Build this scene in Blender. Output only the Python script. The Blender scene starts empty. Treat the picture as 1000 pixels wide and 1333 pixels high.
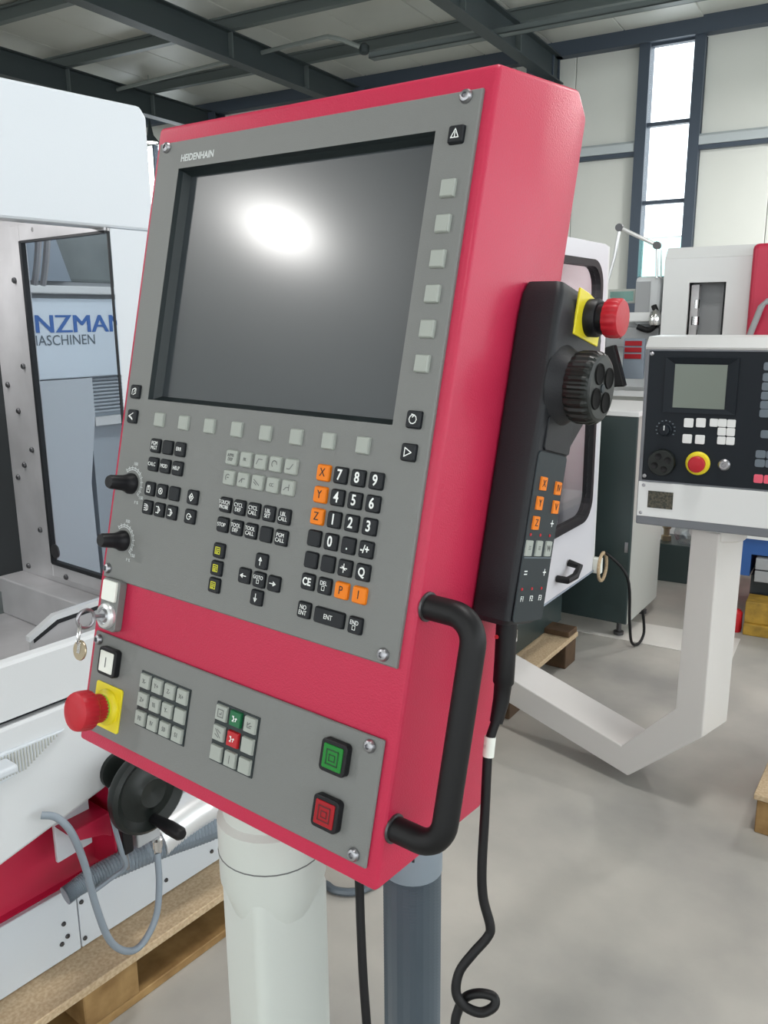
import bpy, bmesh, math, random
from mathutils import Vector, Matrix
random.seed(7)
SC = bpy.context.scene
COL = SC.collection
R_ = math.radians

# ------------------------------------------------------------------ camera
cam_d = bpy.data.cameras.new('camera')
cam_d.sensor_fit = 'VERTICAL'; cam_d.sensor_height = 36.0
cam_d.lens = 1086.57 / 1333.0 * 36.0
cam_d.clip_start = 0.02; cam_d.clip_end = 200
cam = bpy.data.objects.new('camera', cam_d); COL.objects.link(cam)
CW = Matrix(((0.9999637, 0.0085183, 0.0, 0.0),
             (-0.0019162, 0.2249429, -0.9743701, 0.0),
             (-0.0083, 0.9743347, 0.2249511, 1.55),
             (0, 0, 0, 1)))
cam.matrix_world = CW
SC.camera = cam

# ------------------------------------------------------------------ world, lamps and added fill lights, exposure
wd = bpy.data.worlds.new('overcast_sky'); SC.world = wd; wd.use_nodes = True
bg = wd.node_tree.nodes['Background']
bg.inputs[0].default_value = (0.93, 0.98, 1.0, 1); bg.inputs[1].default_value = 4.0
SC.view_settings.view_transform = 'Standard'; SC.view_settings.look = 'None'
SC.view_settings.exposure = -0.25; SC.view_settings.gamma = 1.0
SC.view_settings.use_curve_mapping = False
SC.cycles.use_denoising = True
SC.cycles.max_bounces = 8; SC.cycles.diffuse_bounces = 4; SC.cycles.glossy_bounces = 4
SC.cycles.transparent_max_bounces = 12
SC.cycles.sample_clamp_indirect = 6.0

HB = Vector((math.sin(R_(30)), math.cos(R_(30)), 0)); HA = Vector((HB.y, -HB.x, 0))
def hall(a, b, z=0.0): return HA * a + HB * b + Vector((0, 0, z))
HALL = Matrix((( HA.x, HB.x, 0, 0), (HA.y, HB.y, 0, 0), (0, 0, 1, 0), (0, 0, 0, 1)))
LAMPS_AND_FILLS = [(-7.08, -3.74, 2.4), (0.1, -4.9, 0.8), (-7.3, 1.6, 0.8), (0.1, 1.6, 0.8), (1.5, 7.5, 1.0), (0.6, 11.6, 3.6),
         (-16.5, 8.0, 1.6), (-16.5, 2.0, 1.0)]  # far entries are unseen lights added to brighten the back wall and roof
LAMP_W = 130.0
for (a, b, k) in LAMPS_AND_FILLS:
    ld = bpy.data.lights.new('lamp_or_fill_light', 'AREA'); ld.shape = 'DISK'; ld.size = 0.65
    ld.energy = LAMP_W * k; ld.color = (1.0, 0.985, 0.96)
    lo = bpy.data.objects.new('lamp_or_fill_light', ld); COL.objects.link(lo)
    lo.location = hall(a, b, 5.25)

# ------------------------------------------------------------------ materials
MATS = {}
def mat(name, col, rough=0.5, metal=0.0, bump=0.0, bscale=200.0, var=0.0, vscale=8.0, spec=0.5, emit=0.0, coat=0.0, detail=4.0, col2=None):
    m = bpy.data.materials.new(name); m.use_nodes = True
    nt = m.node_tree; b = nt.nodes['Principled BSDF']
    b.inputs['Base Color'].default_value = (*col, 1)
    b.inputs['Roughness'].default_value = rough
    b.inputs['Metallic'].default_value = metal
    b.inputs['Specular IOR Level'].default_value = spec
    b.inputs['Coat Weight'].default_value = coat
    if emit:
        b.inputs['Emission Color'].default_value = (*col, 1); b.inputs['Emission Strength'].default_value = emit
    tc = nt.nodes.new('ShaderNodeTexCoord')
    if var or col2:
        n = nt.nodes.new('ShaderNodeTexNoise'); n.inputs['Scale'].default_value = vscale; n.inputs['Detail'].default_value = detail
        nt.links.new(tc.outputs['Object'], n.inputs['Vector'])
        cr = nt.nodes.new('ShaderNodeValToRGB')
        c2 = col2 or tuple(c * (1 - var) for c in col)
        cr.color_ramp.elements[0].position = 0.35; cr.color_ramp.elements[1].position = 0.65
        cr.color_ramp.elements[0].color = (*c2, 1); cr.color_ramp.elements[1].color = (*col, 1)
        nt.links.new(n.outputs['Fac'], cr.inputs['Fac']); nt.links.new(cr.outputs['Color'], b.inputs['Base Color'])
    if bump:
        n = nt.nodes.new('ShaderNodeTexNoise'); n.inputs['Scale'].default_value = bscale; n.inputs['Detail'].default_value = 2
        nt.links.new(tc.outputs['Object'], n.inputs['Vector'])
        bp = nt.nodes.new('ShaderNodeBump'); bp.inputs['Strength'].default_value = bump; bp.inputs['Distance'].default_value = 0.002
        nt.links.new(n.outputs['Fac'], bp.inputs['Height']); nt.links.new(bp.outputs['Normal'], b.inputs['Normal'])
    MATS[name] = m
    return m
def glassmat(name, tint, refl=0.12, rough=0.02):
    m = bpy.data.materials.new(name); m.use_nodes = True; nt = m.node_tree
    for n in list(nt.nodes): nt.nodes.remove(n)
    o = nt.nodes.new('ShaderNodeOutputMaterial'); mx = nt.nodes.new('ShaderNodeMixShader')
    t = nt.nodes.new('ShaderNodeBsdfTransparent'); t.inputs[0].default_value = (*tint, 1)
    g = nt.nodes.new('ShaderNodeBsdfGlossy'); g.inputs['Roughness'].default_value = rough
    mx.inputs[0].default_value = refl
    nt.links.new(t.outputs[0], mx.inputs[1]); nt.links.new(g.outputs[0], mx.inputs[2]); nt.links.new(mx.outputs[0], o.inputs[0])
    MATS[name] = m
mat('red_coat', (0.50, 0.018, 0.064), 0.45, bump=0.22, bscale=650, spec=0.38, coat=0.14); MATS['red_coat'].node_tree.nodes['Principled BSDF'].inputs['Coat Roughness'].default_value = 0.22
mat('grey_plate', (0.185, 0.19, 0.185), 0.5, bump=0.12, bscale=900, spec=0.4)
mat('screen', (0.026, 0.034, 0.040), 0.38, spec=0.6, coat=0.5); MATS['screen'].node_tree.nodes['Principled BSDF'].inputs['Coat Roughness'].default_value = 0.165
mat('bezel', (0.012, 0.02, 0.022), 0.45)
mat('key_black', (0.009, 0.011, 0.014), 0.45, spec=0.28)
mat('key_light', (0.36, 0.385, 0.355), 0.5, spec=0.35)
mat('key_orange', (0.80, 0.20, 0.004), 0.45, spec=0.3)
mat('key_green', (0.005, 0.13, 0.045), 0.4)
mat('key_red', (0.45, 0.008, 0.015), 0.4)
mat('print_white', (0.85, 0.87, 0.86), 0.6)
mat('print_black', (0.015, 0.015, 0.017), 0.6)
mat('print_grey', (0.12, 0.125, 0.125), 0.6)
mat('print_yellow', (0.62, 0.62, 0.03), 0.6)
mat('print_silver', (0.62, 0.65, 0.65), 0.5)
mat('print_blue', (0.05, 0.15, 0.45), 0.5)
mat('print_slate', (0.12, 0.15, 0.18), 0.5)
mat('print_red', (0.5, 0.01, 0.02), 0.5)
mat('black_plastic', (0.008, 0.008, 0.010), 0.45, spec=0.3, bump=0.1, bscale=800)
mat('unit_plastic', (0.013, 0.014, 0.017), 0.5, spec=0.3, bump=0.12, bscale=900)
mat('unit_panel', (0.020, 0.028, 0.033), 0.5, spec=0.3)
mat('recess_shade', (0.003, 0.003, 0.003), 0.8, spec=0.2)  # near-black colour stands in for the shade inside the finger holes
mat('rubber', (0.005, 0.005, 0.006), 0.48, spec=0.3)
mat('wheel_plastic', (0.010, 0.013, 0.012), 0.38, spec=0.35)
mat('mushroom_red', (0.46, 0.014, 0.026), 0.42, spec=0.35, bump=0.08, bscale=300)
mat('yellow', (0.78, 0.66, 0.02), 0.42)
mat('yellow_green', (0.25, 0.55, 0.05), 0.42)
mat('chrome', (0.75, 0.75, 0.75), 0.18, 1.0)
mat('steel', (0.38, 0.38, 0.40), 0.38, 1.0)
mat('dark_steel', (0.10, 0.10, 0.105), 0.4, 0.8)
mat('brass', (0.45, 0.38, 0.27), 0.35, 1.0)
mat('stainless', (0.55, 0.54, 0.55), 0.38, 0.4, var=0.25, vscale=5)
mat('lamp_white', (0.82, 0.84, 0.78), 0.4)
mat('post_grey', (0.55, 0.58, 0.55), 0.42, bump=0.06, bscale=500)
mat('hose_grey', (0.075, 0.095, 0.115), 0.3)
mat('hose_light', (0.21, 0.25, 0.29), 0.45)
mat('machine_white', (0.57, 0.61, 0.65), 0.35, bump=0.05, bscale=300)
mat('machine_white_b', (0.60, 0.62, 0.635), 0.35, bump=0.05, bscale=300)
mat('machine_red', (0.48, 0.012, 0.05), 0.38)
mat('inner_grey', (0.16, 0.18, 0.18), 0.5, var=0.3, vscale=6)
mat('inner_dark', (0.02, 0.024, 0.026), 0.6)
mat('sheet_white', (0.72, 0.80, 0.88), 0.3)
mat('bellows', (0.42, 0.46, 0.50), 0.45)
mat('seal_black', (0.012, 0.013, 0.015), 0.5, spec=0.3)
mat('door_pale', (0.66, 0.66, 0.70), 0.36)
mat('flange_blue', (0.22, 0.26, 0.31), 0.4)
mat('cabinet_dark', (0.032, 0.05, 0.05), 0.35, var=0.2, vscale=3)
mat('cabinet_side', (0.42, 0.43, 0.40), 0.45)
mat('console_grey', (0.17, 0.18, 0.20), 0.38)
mat('console_face', (0.007, 0.011, 0.016), 0.5, spec=0.25)
mat('lcd', (0.16, 0.19, 0.165), 0.3)
mat('arm_paint', (0.60, 0.58, 0.56), 0.34, bump=0.04, bscale=400)
mat('strip_white', (0.70, 0.71, 0.71), 0.4)
mat('vent_mesh', (0.02, 0.022, 0.02), 0.6, col2=(0.10, 0.09, 0.06), vscale=160)
mat('concrete', (0.50, 0.475, 0.43), 0.5, col2=(0.27, 0.265, 0.25), vscale=1.3, bump=0.05, bscale=60, spec=0.4, detail=6)
mat('stripe_paint', (0.72, 0.70, 0.66), 0.5, var=0.15, vscale=3)
mat('chipboard', (0.52, 0.40, 0.26), 0.7, col2=(0.40, 0.29, 0.17), vscale=130, bump=0.1, bscale=200)
mat('timber', (0.34, 0.21, 0.08), 0.7, col2=(0.20, 0.11, 0.035), vscale=14, bump=0.15, bscale=60)
mat('timber_dark', (0.10, 0.055, 0.025), 0.7, var=0.4, vscale=12)
mat('wall_panel', (0.72, 0.74, 0.70), 0.5, var=0.05, vscale=0.6)
mat('navy_steel', (0.055, 0.075, 0.105), 0.5)
mat('rail_grey', (0.50, 0.55, 0.57), 0.4, 0.2)
mat('roof_deck', (0.62, 0.64, 0.60), 0.38, var=0.12, vscale=0.5)
mat('girder', (0.035, 0.048, 0.052), 0.5)
mat('purlin', (0.12, 0.145, 0.145), 0.45)
mat('pipe_grey', (0.22, 0.25, 0.24), 0.4)
mat('blue_bench', (0.02, 0.09, 0.30), 0.45)
mat('bench_grey', (0.32, 0.33, 0.34), 0.45)
mat('crate_yellow', (0.42, 0.25, 0.03), 0.6, var=0.4, vscale=20)
mat('lamp_glow', (1.0, 0.98, 0.92), 0.4, emit=6.0)
mat('aluminium', (0.78, 0.79, 0.80), 0.3, 0.6)
glassmat('pane_clear', (0.97, 0.99, 1.0), 0.05)
glassmat('pane_green', (0.62, 0.86, 0.83), 0.1, 0.2)
glassmat('pane_machine', (0.86, 0.90, 0.94), 0.07, 0.03)
glassmat('pane_grey', (0.88, 0.87, 0.88), 0.10, 0.05)
mat('guard_pink', (0.55, 0.36, 0.40), 0.5)
glassmat('film_clear', (0.85, 0.88, 0.9), 0.3, 0.12)

# ------------------------------------------------------------------ mesh helpers
class MB:
    def __init__(s): s.v = []; s.f = []; s.sm = []
    def add(s, vs, fs, smooth=False):
        o = len(s.v); s.v += [tuple(v) for v in vs]
        s.f += [tuple(i + o for i in f) for f in fs]; s.sm += [smooth] * len(fs); return s
    def box(s, x0, x1, y0, y1, z0, z1):
        vs = [(x, y, z) for z in (z0, z1) for y in (y0, y1) for x in (x0, x1)]
        return s.add(vs, [(0, 2, 3, 1), (4, 5, 7, 6), (0, 1, 5, 4), (2, 6, 7, 3), (0, 4, 6, 2), (1, 3, 7, 5)])
    def rings(s, rings, smooth=False, cap0=True, cap1=True, closed=False):
        n = len(rings[0]); o = len(s.v)
        for r in rings: s.v += [tuple(p) for p in r]
        m = len(rings)
        for k in range(m if closed else m - 1):
            a, b = o + k * n, o + ((k + 1) % m) * n
            for i in range(n):
                j = (i + 1) % n
                s.f.append((a + i, a + j, b + j, b + i)); s.sm.append(smooth)
        if not closed:
            if cap0: s.f.append(tuple(o + i for i in reversed(range(n)))); s.sm.append(False)
            if cap1: s.f.append(tuple(o + (m - 1) * n + i for i in range(n))); s.sm.append(False)
        return s
    def prism(s, poly, d0, d1, axis='z'):
        # poly CCW seen from +axis for outward faces (normals are recalculated at build)
        def mk(p, d): return {'z': (p[0], p[1], d), 'y': (p[0], d, p[1]), 'x': (d, p[0], p[1])}[axis]
        return s.rings([[mk(p, d0) for p in poly], [mk(p, d1) for p in poly]])
    def lathe(s, prof, n=24, c=(0, 0, 0), axis='z', smooth=True):
        rs = []
        for (r, h) in prof:
            ring = []
            for i in range(n):
                t = 2 * math.pi * i / n; a, b = r * math.cos(t), r * math.sin(t)
                p = {'z': (a, b, h), 'y': (b, h, a), 'x': (h, a, b)}[axis]
                ring.append((p[0] + c[0], p[1] + c[1], p[2] + c[2]))
            rs.append(ring)
        return s.rings(rs, smooth)
    def tube(s, pts, r, n=10, smooth=True, caps=True, closed=False):
        pts = [Vector(p) for p in pts]; rs = []; m = len(pts)
        rad = r if isinstance(r, (list, tuple)) else [r] * m
        prev = None
        for i, p in enumerate(pts):
            if closed: t = (pts[(i + 1) % m] - pts[i - 1]).normalized()
            else: t = (pts[min(i + 1, m - 1)] - pts[max(i - 1, 0)]).normalized()
            if prev is None:
                a = Vector((0, 0, 1)) if abs(t.z) < 0.9 else Vector((1, 0, 0))
                u = t.cross(a).normalized()
            else:
                u = (prev - t * prev.dot(t)).normalized()
            prev = u; w = t.cross(u)
            rs.append([p + (u * math.cos(2 * math.pi * k / n) + w * math.sin(2 * math.pi * k / n)) * rad[i] for k in range(n)])
        return s.rings(rs, smooth, caps, caps, closed)
    def ribbon(s, pts, wd, z=0.0):
        # flat printed stroke in the xy plane
        for (a, b) in zip(pts[:-1], pts[1:]):
            a = Vector((a[0], a[1])); b = Vector((b[0], b[1])); d = (b - a)
            if d.length < 1e-9: continue
            d.normalize(); n = Vector((-d.y, d.x)) * wd / 2; e = d * wd * 0.4; a2 = a - e; b2 = b + e
            s.add([(a2.x - n.x, a2.y - n.y, z), (b2.x - n.x, b2.y - n.y, z), (b2.x + n.x, b2.y + n.y, z), (a2.x + n.x, a2.y + n.y, z)], [(0, 1, 2, 3)])
        return s
    def mesh(s, name, m, bevel=0.0, seg=2, recalc=True):
        me = bpy.data.meshes.new(name); me.from_pydata(s.v, [], s.f)
        for p, f in zip(me.polygons, s.sm): p.use_smooth = f
        if recalc or bevel:
            bm = bmesh.new(); bm.from_mesh(me)
            bmesh.ops.recalc_face_normals(bm, faces=bm.faces)
            if bevel:
                es = [e for e in bm.edges if len(e.link_faces) == 2 and e.calc_face_angle(0) > 0.45]
                bmesh.ops.bevel(bm, geom=es, offset=bevel, segments=seg, affect='EDGES', profile=0.5, clamp_overlap=True)
            bm.to_mesh(me); bm.free()
        if any(s.sm): me.set_sharp_from_angle(angle=0.65)
        me.materials.append(MATS[m] if isinstance(m, str) else m)
        return me
    def build(s, name, m, parent=None, loc=None, bevel=0.0, seg=2, recalc=True):
        return put(name, s.mesh(name, m, bevel, seg, recalc), parent, loc)
def put(name, me, parent=None, loc=None, rot=None):
    o = bpy.data.objects.new(name, me); COL.objects.link(o); o.parent = parent
    if loc is not None: o.location = loc
    if rot is not None: o.rotation_euler = rot
    return o
def empty(name, M, label=None, cat=None, group=None):
    o = bpy.data.objects.new(name, None); COL.objects.link(o); o.matrix_world = M; o.empty_display_size = 0.05
    tag(o, label, cat, group); return o
def tag(o, label=None, cat=None, group=None, kind=None):
    if label: o['label'] = label
    if cat: o['category'] = cat
    if group: o['group'] = group
    if kind: o['kind'] = kind
    return o
def rrect(w, h, r, n=3, cx=0, cy=0):
    pts = []
    for (sx, sy, a0) in ((1, 1, 0), (-1, 1, 90), (-1, -1, 180), (1, -1, 270)):
        for k in range(n + 1):
            a = R_(a0 + 90 * k / n)
            pts.append((cx + sx * (w / 2 - r) + r * math.cos(a), cy + sy * (h / 2 - r) + r * math.sin(a)))
    return pts
def spline(pts, n=8):
    P = [Vector(p) for p in pts]; out = []
    for i in range(len(P) - 1):
        p0 = P[max(i - 1, 0)]; p1 = P[i]; p2 = P[i + 1]; p3 = P[min(i + 2, len(P) - 1)]
        for k in range(n):
            t = k / n
            out.append(0.5 * ((2 * p1) + (p2 - p0) * t + (2 * p0 - 5 * p1 + 4 * p2 - p3) * t * t + (3 * p1 - p0 - 3 * p2 + p3) * t ** 3))
    out.append(P[-1]); return out
def text(name, s, size, m, parent, loc, rot=(0, 0, 0), ext=0.00012, sx=1.0, align='CENTER', bold=0.0, line=0.85):
    cu = bpy.data.curves.new(name, 'FONT'); cu.body = s; cu.size = size; cu.align_x = align; cu.align_y = 'CENTER'
    cu.extrude = ext; cu.space_line = line; cu.resolution_u = 3; cu.offset = bold
    cu.materials.append(MATS[m])
    t = bpy.data.objects.new(name, cu); me = bpy.data.meshes.new_from_object(t)
    for v in me.vertices: v.co.x *= sx
    bpy.data.objects.remove(t); bpy.data.curves.remove(cu)
    me.materials.clear(); me.materials.append(MATS[m])
    return put(name, me, parent, loc, rot)
def frameM(ox, oy, oz, az):
    X = Vector((math.sin(R_(az)), math.cos(R_(az)), 0)); Y = Vector((-X.y, X.x, 0))
    return Matrix(((X.x, Y.x, 0, ox), (X.y, Y.y, 0, oy), (0, 0, 1, oz), (0, 0, 0, 1)))
# ------------------------------------------------------------------ the hall
HALLROOT = None
def hall_obj(name, mb, m, parent=None, **k):
    o = mb.build(name, m, parent, **k)
    if parent is None: o.matrix_world = HALL
    return o
fl = hall_obj('floor', MB().box(-26, 8.2, -14, 15.2, -0.2, 0.0), 'concrete'); tag(fl, 'grey mottled concrete hall floor', kind='structure')
st = MB().prism([(0.72, 4.14), (0.86, 4.36), (1.75, 3.86), (1.60, 3.60)], 0.0005, 0.003).build('floor_stripe', 'stripe_paint', fl)
st.matrix_parent_inverse = HALL.inverted()

WB = 15.26
wall = hall_obj('wall_back', MB().box(-26, -15.93, WB + 0.13, WB + 0.25, 0, 6.3).box(-13.75, -3.8, WB + 0.13, WB + 0.25, 0, 6.3).box(-15.93, -13.75, WB + 0.0, WB + 0.25, 0, 2.0).box(-15.93, -13.75, WB + 0.0, WB + 0.25, 5.5, 6.3).box(-2.8, 8.2, WB + 0.13, WB + 0.25, 0, 6.3), 'wall_panel')
tag(wall, 'pale cladding wall of tall vertical panels', kind='structure')
x = -3.83
pm = MB().box(0.004, 1.096, 0, 0.1, 0, 6.1).mesh('wall_panel', 'wall_panel', 0.012, 2)
for k in range(17):
    if k not in (9, 10): put('wall_panel', pm, wall, (x - 1.1 * (k + 1), WB + 0.03, 0))
for k in range(8): put('wall_panel', pm, wall, (-2.80 + 1.1 * k, WB + 0.03, 0))
for i, (a0, a1) in enumerate(((-22.5, -15.95), (-13.73, -3.84), (-2.80, 8.0))):
    r = hall_obj('trim_%d' % (i + 1), MB().prism([(WB - 0.10, 4.27), (WB + 0.03, 4.27), (WB + 0.03, 4.44), (WB - 0.06, 4.44), (WB - 0.10, 4.40)], a0, a1, 'x'), 'rail_grey')
    tag(r, 'light grey horizontal steel wall rail', kind='structure')
    MB().box(a0, a1, WB - 0.07, WB + 0.03, 4.20, 4.268).build('rail_flange', 'navy_steel', r)
r = hall_obj('trim_4', MB().box(-26, 8.2, WB - 0.18, WB + 0.03, 5.90, 6.18), 'navy_steel'); tag(r, 'dark blue eaves beam along the wall top', kind='structure')
for i, a in enumerate((-20.2, -12.95, -9.2, -5.45)):
    MB().box(a - 0.24, a + 0.24, WB - 0.35, WB - 0.31, 0, 5.9).box(a - 0.24, a + 0.24, WB - 0.04, WB, 0, 5.9).box(a - 0.02, a + 0.02, WB - 0.31, WB - 0.04, 0, 5.9).build('column', 'navy_steel', r)

win = hall_obj('window_1', MB().box(-3.83, -3.655, WB - 0.12, WB + 0.2, 0, 5.9).box(-2.965, -2.80, WB - 0.12, WB + 0.2, 0, 5.9), 'navy_steel')
tag(win, 'tall narrow window with dark blue posts', kind='structure')
zs = [5.86, 4.67, 3.44, 2.20, 1.0]
for z in zs[1:]: MB().box(-3.655, -2.965, WB - 0.04, WB + 0.08, z - 0.03, z + 0.03).build('mullion', 'navy_steel', win)
MB().box(-3.655, -2.965, WB - 0.04, WB + 0.08, 5.86, 5.92).build('mullion', 'navy_steel', win)
MB().box(-3.655, -2.965, WB - 0.02, WB + 0.06, 2.86, 2.885).build('transom', 'aluminium', win)
for z0, z1, m in ((4.70, 5.86, 'pane_clear'), (3.47, 4.64, 'pane_clear'), (2.885, 3.41, 'pane_clear'), (2.23, 2.86, 'pane_green'), (1.03, 2.17, 'pane_green')):
    MB().box(-3.655, -2.965, WB + 0.01, WB + 0.02, z0, z1).build('pane', m, win)

w2 = hall_obj('window_2', MB().box(-15.93, -15.80, WB - 0.06, WB + 0.2, 2.0, 5.55).box(-13.88, -13.75, WB - 0.06, WB + 0.2, 2.0, 5.55).box(-14.86, -14.82, WB - 0.04, WB + 0.1, 2.0, 5.55).box(-15.8, -13.88, WB - 0.04, WB + 0.1, 2.0, 2.08), 'navy_steel')
tag(w2, 'bright window behind the white machine and the red console', kind='structure')
for a0, a1 in ((-15.80, -14.86), (-14.82, -13.88)): MB().box(a0, a1, WB + 0.01, WB + 0.02, 2.08, 5.5).build('pane', 'pane_clear', w2)
cl = hall_obj('ceiling', MB().box(-26, 8.2, -14, WB + 0.2, 6.16, 6.3), 'roof_deck'); tag(cl, 'grey sheet metal roof deck', kind='structure')
pb = [-3.0 + 2.03 * k for k in range(10)]     # purlin positions along the hall
dk = MB().box(0.006, 1.234, 0.0, 2.01, 0, 0.03).mesh('roof_panel', 'roof_deck', 0.008, 1)
for k in range(7, 9):
    for q in range(14): put('roof_panel', dk, cl, (-20.2 + 1.24 * q, pb[k] + 0.01 if k < 9 else 0, 6.13))
for q in range(16): put('roof_panel', dk, cl, (-15.2 + 1.24 * q, pb[6] + 0.01, 6.13))
for k, b in enumerate(pb):
    p = hall_obj('roof_purlin', MB().box(-26, 8.2, b - 0.06, b + 0.06, 6.10, 6.13).box(-26, 8.2, b - 0.06, b + 0.06, 5.93, 5.95).box(-26, 8.2, b - 0.012, b + 0.012, 5.94, 6.11), 'purlin')
    tag(p, 'grey steel roof purlin running crosswise under the deck', kind='structure', group='roof purlins')
for a in (-16.6, -12.9, -9.2, -5.25, 2.2):
    g = hall_obj('roof_girder', MB().box(a - 0.11, a + 0.11, -14, WB, 5.50, 5.52).box(a - 0.11, a + 0.11, -14, WB, 5.90, 5.92).box(a - 0.012, a + 0.012, -14, WB, 5.51, 5.91), 'girder')
    tag(g, 'dark steel roof girder running towards the window wall', kind='structure', group='roof girders')
    for b in (11.2, 13.24): MB().box(a - 0.10, a + 0.10, b - 0.008, b + 0.008, 5.515, 5.905).build('stiffener', 'purlin', g)
# the other three sides: columns, low walls and glazed openings (daylight comes from there)
wr = hall_obj('wall_right', MB().box(8.0, 8.2, -14, WB, 0, 0.9).box(8.0, 8.2, -14, WB, 5.4, 6.3), 'wall_panel'); tag(wr, 'pale wall with long daylight openings', kind='structure')
wl = hall_obj('wall_left', MB().box(-26, -25.8, -14, WB, 0, 6.3), 'wall_panel'); tag(wl, 'pale end wall of the hall', kind='structure')
wf = hall_obj('wall_front', MB().box(-26, 8.2, -14, -13.8, 0, 1.0).box(-26, 8.2, -14, -13.8, 5.2, 6.3), 'wall_panel'); tag(wf, 'pale wall behind the viewer with daylight openings', kind='structure')
for b in (-10, -5, 0, 5, 10): MB().box(7.95, 8.2, b - 0.15, b + 0.15, 0.9, 5.4).build('column', 'navy_steel', wr)
for a in (-20, -13, -6, 1): MB().box(a - 0.2, a + 0.2, -14, -13.75, 1.0, 5.2).build('column', 'navy_steel', wf)

# pipe, cable tray and lamps under the roof
pp = hall_obj('sprinkler_pipe', MB().tube(spline([(-14.6, 12.55, 5.82), (-11, 12.2, 5.82), (-8.2, 11.95, 5.82), (-7.75, 11.95, 5.80), (-7.45, 12.25, 5.70)], 5), 0.035, 8), 'pipe_grey')
tag(pp, 'thin grey pipe with a bent end under the roof', 'pipe')
MB().lathe([(0.0, 5.93), (0.01, 5.93), (0.01, 5.83), (0.0, 5.83)], 6, (-12, 12.3, 0)).lathe([(0.0, 5.93), (0.01, 5.93), (0.01, 5.83), (0.0, 5.83)], 6, (-9.5, 12.06, 0)).build('pipe_hanger', 'pipe_grey', pp)
MB().lathe([(0.05, 5.60), (0.08, 5.62), (0.08, 5.72), (0.04, 5.76)], 10, (-7.4, 12.32, 0)).build('pipe_fitting', 'girder', pp)
tr = hall_obj('cable_tray', MB().box(-7.3, -2.0, 12.28, 12.46, 5.52, 5.54).box(-7.3, -2.0, 12.28, 12.295, 5.52, 5.60).box(-7.3, -2.0, 12.445, 12.46, 5.52, 5.60), 'purlin')
tag(tr, 'dark cable tray hanging crosswise under the roof', 'cable tray')
MB().tube([(-7.2, 12.33, 5.56), (-2, 12.33, 5.56)], 0.02, 6).tube([(-7.2, 12.40, 5.56), (-2, 12.40, 5.56)], 0.02, 6).build('cables', 'girder', tr)
def spot(a, b, z, s, label):
    e = empty('hall_lamp', Matrix.Translation(hall(a, b, z)), label, 'lamp', 'lamps under the roof')
    MB().lathe([(0.02, 0.9 * s), (0.10 * s, 0.50 * s), (0.14 * s, 0.30 * s), (0.36 * s, 0.04 * s), (0.38 * s, 0.0), (0.36 * s, 0.0), (0.3 * s, 0.05 * s)], 20).build('shade', 'girder', e)
    MB().lathe([(0.0, 0.02 * s), (0.30 * s, 0.02 * s), (0.30 * s, 0.06 * s), (0.0, 0.06 * s)], 16).build('lens', 'lamp_glow', e)
    MB().lathe([(0.012, 0.85 * s), (0.012, 6.1 - z)], 6).build('hanger', 'girder', e)
spot(-13.9, 14.2, 5.28, 0.5, 'small bell lamp glowing between white machine and red console')
# ------------------------------------------------------------------ main control console
U = Vector((0.7955, -0.6057, -0.0164)).normalized()
Vv = Vector((0.1542, 0.1763, 0.9722)); Vv = (Vv - U * Vv.dot(U)).normalized()
Nn = U.cross(Vv)
T = Vector((-0.2372, 0.9610, 1.7349))
CM = Matrix(((U.x, Vv.x, Nn.x, T.x), (U.y, Vv.y, Nn.y, T.y), (U.z, Vv.z, Nn.z, T.z), (0, 0, 0, 1)))
CI = CM.inverted()
con = empty('control_console', CM, 'tall red and grey machine control console with large dark screen in the foreground', 'console')
U0, U1 = -0.0095, 0.4105
# housing: side profile (w, v) swept across u, with the screen opening cut in the front
prof = [(-0.004, 0.0195), (-0.145, 0.0625), (-0.169, 0.0455), (-0.172, -0.624), (-0.004, -0.657)]
bm = bmesh.new()
rs = [[bm.verts.new((u, v, w)) for (w, v) in prof] for u in (U0, U1)]
n = len(prof)
for i in range(n): bm.faces.new((rs[0][i], rs[0][(i + 1) % n], rs[1][(i + 1) % n], rs[1][i]))
bm.faces.new(rs[0]); bm.faces.new(list(reversed(rs[1])))
bmesh.ops.recalc_face_normals(bm, faces=bm.faces)
bmesh.ops.bevel(bm, geom=list(bm.edges), offset=0.0045, segments=3, affect='EDGES', profile=0.5)
ff = max((f for f in bm.faces), key=lambda f: f.normal.z * f.calc_area())
oc = list(ff.verts); bm.faces.remove(ff)
SU0, SU1, SV0, SV1 = 0.0370, 0.3605, -0.2725, -0.0295
def near(p): return min(hv, key=lambda q: (q.co.x - p.co.x) ** 2 + (q.co.y - p.co.y) ** 2)
hv = [bm.verts.new((u, v, -0.004)) for (u, v) in ((SU0, SV0), (SU1, SV0), (SU1, SV1), (SU0, SV1))]
for i in range(4):
    a, b = oc[i], oc[(i + 1) % 4]
    bm.faces.new((a, b, near(b), near(a)))
bmesh.ops.recalc_face_normals(bm, faces=bm.faces)
for f in bm.faces: f.smooth = True
me = bpy.data.meshes.new('housing'); bm.to_mesh(me); bm.free(); me.set_sharp_from_angle(angle=0.5); me.materials.append(MATS['red_coat'])
put('housing', me, con)
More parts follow.
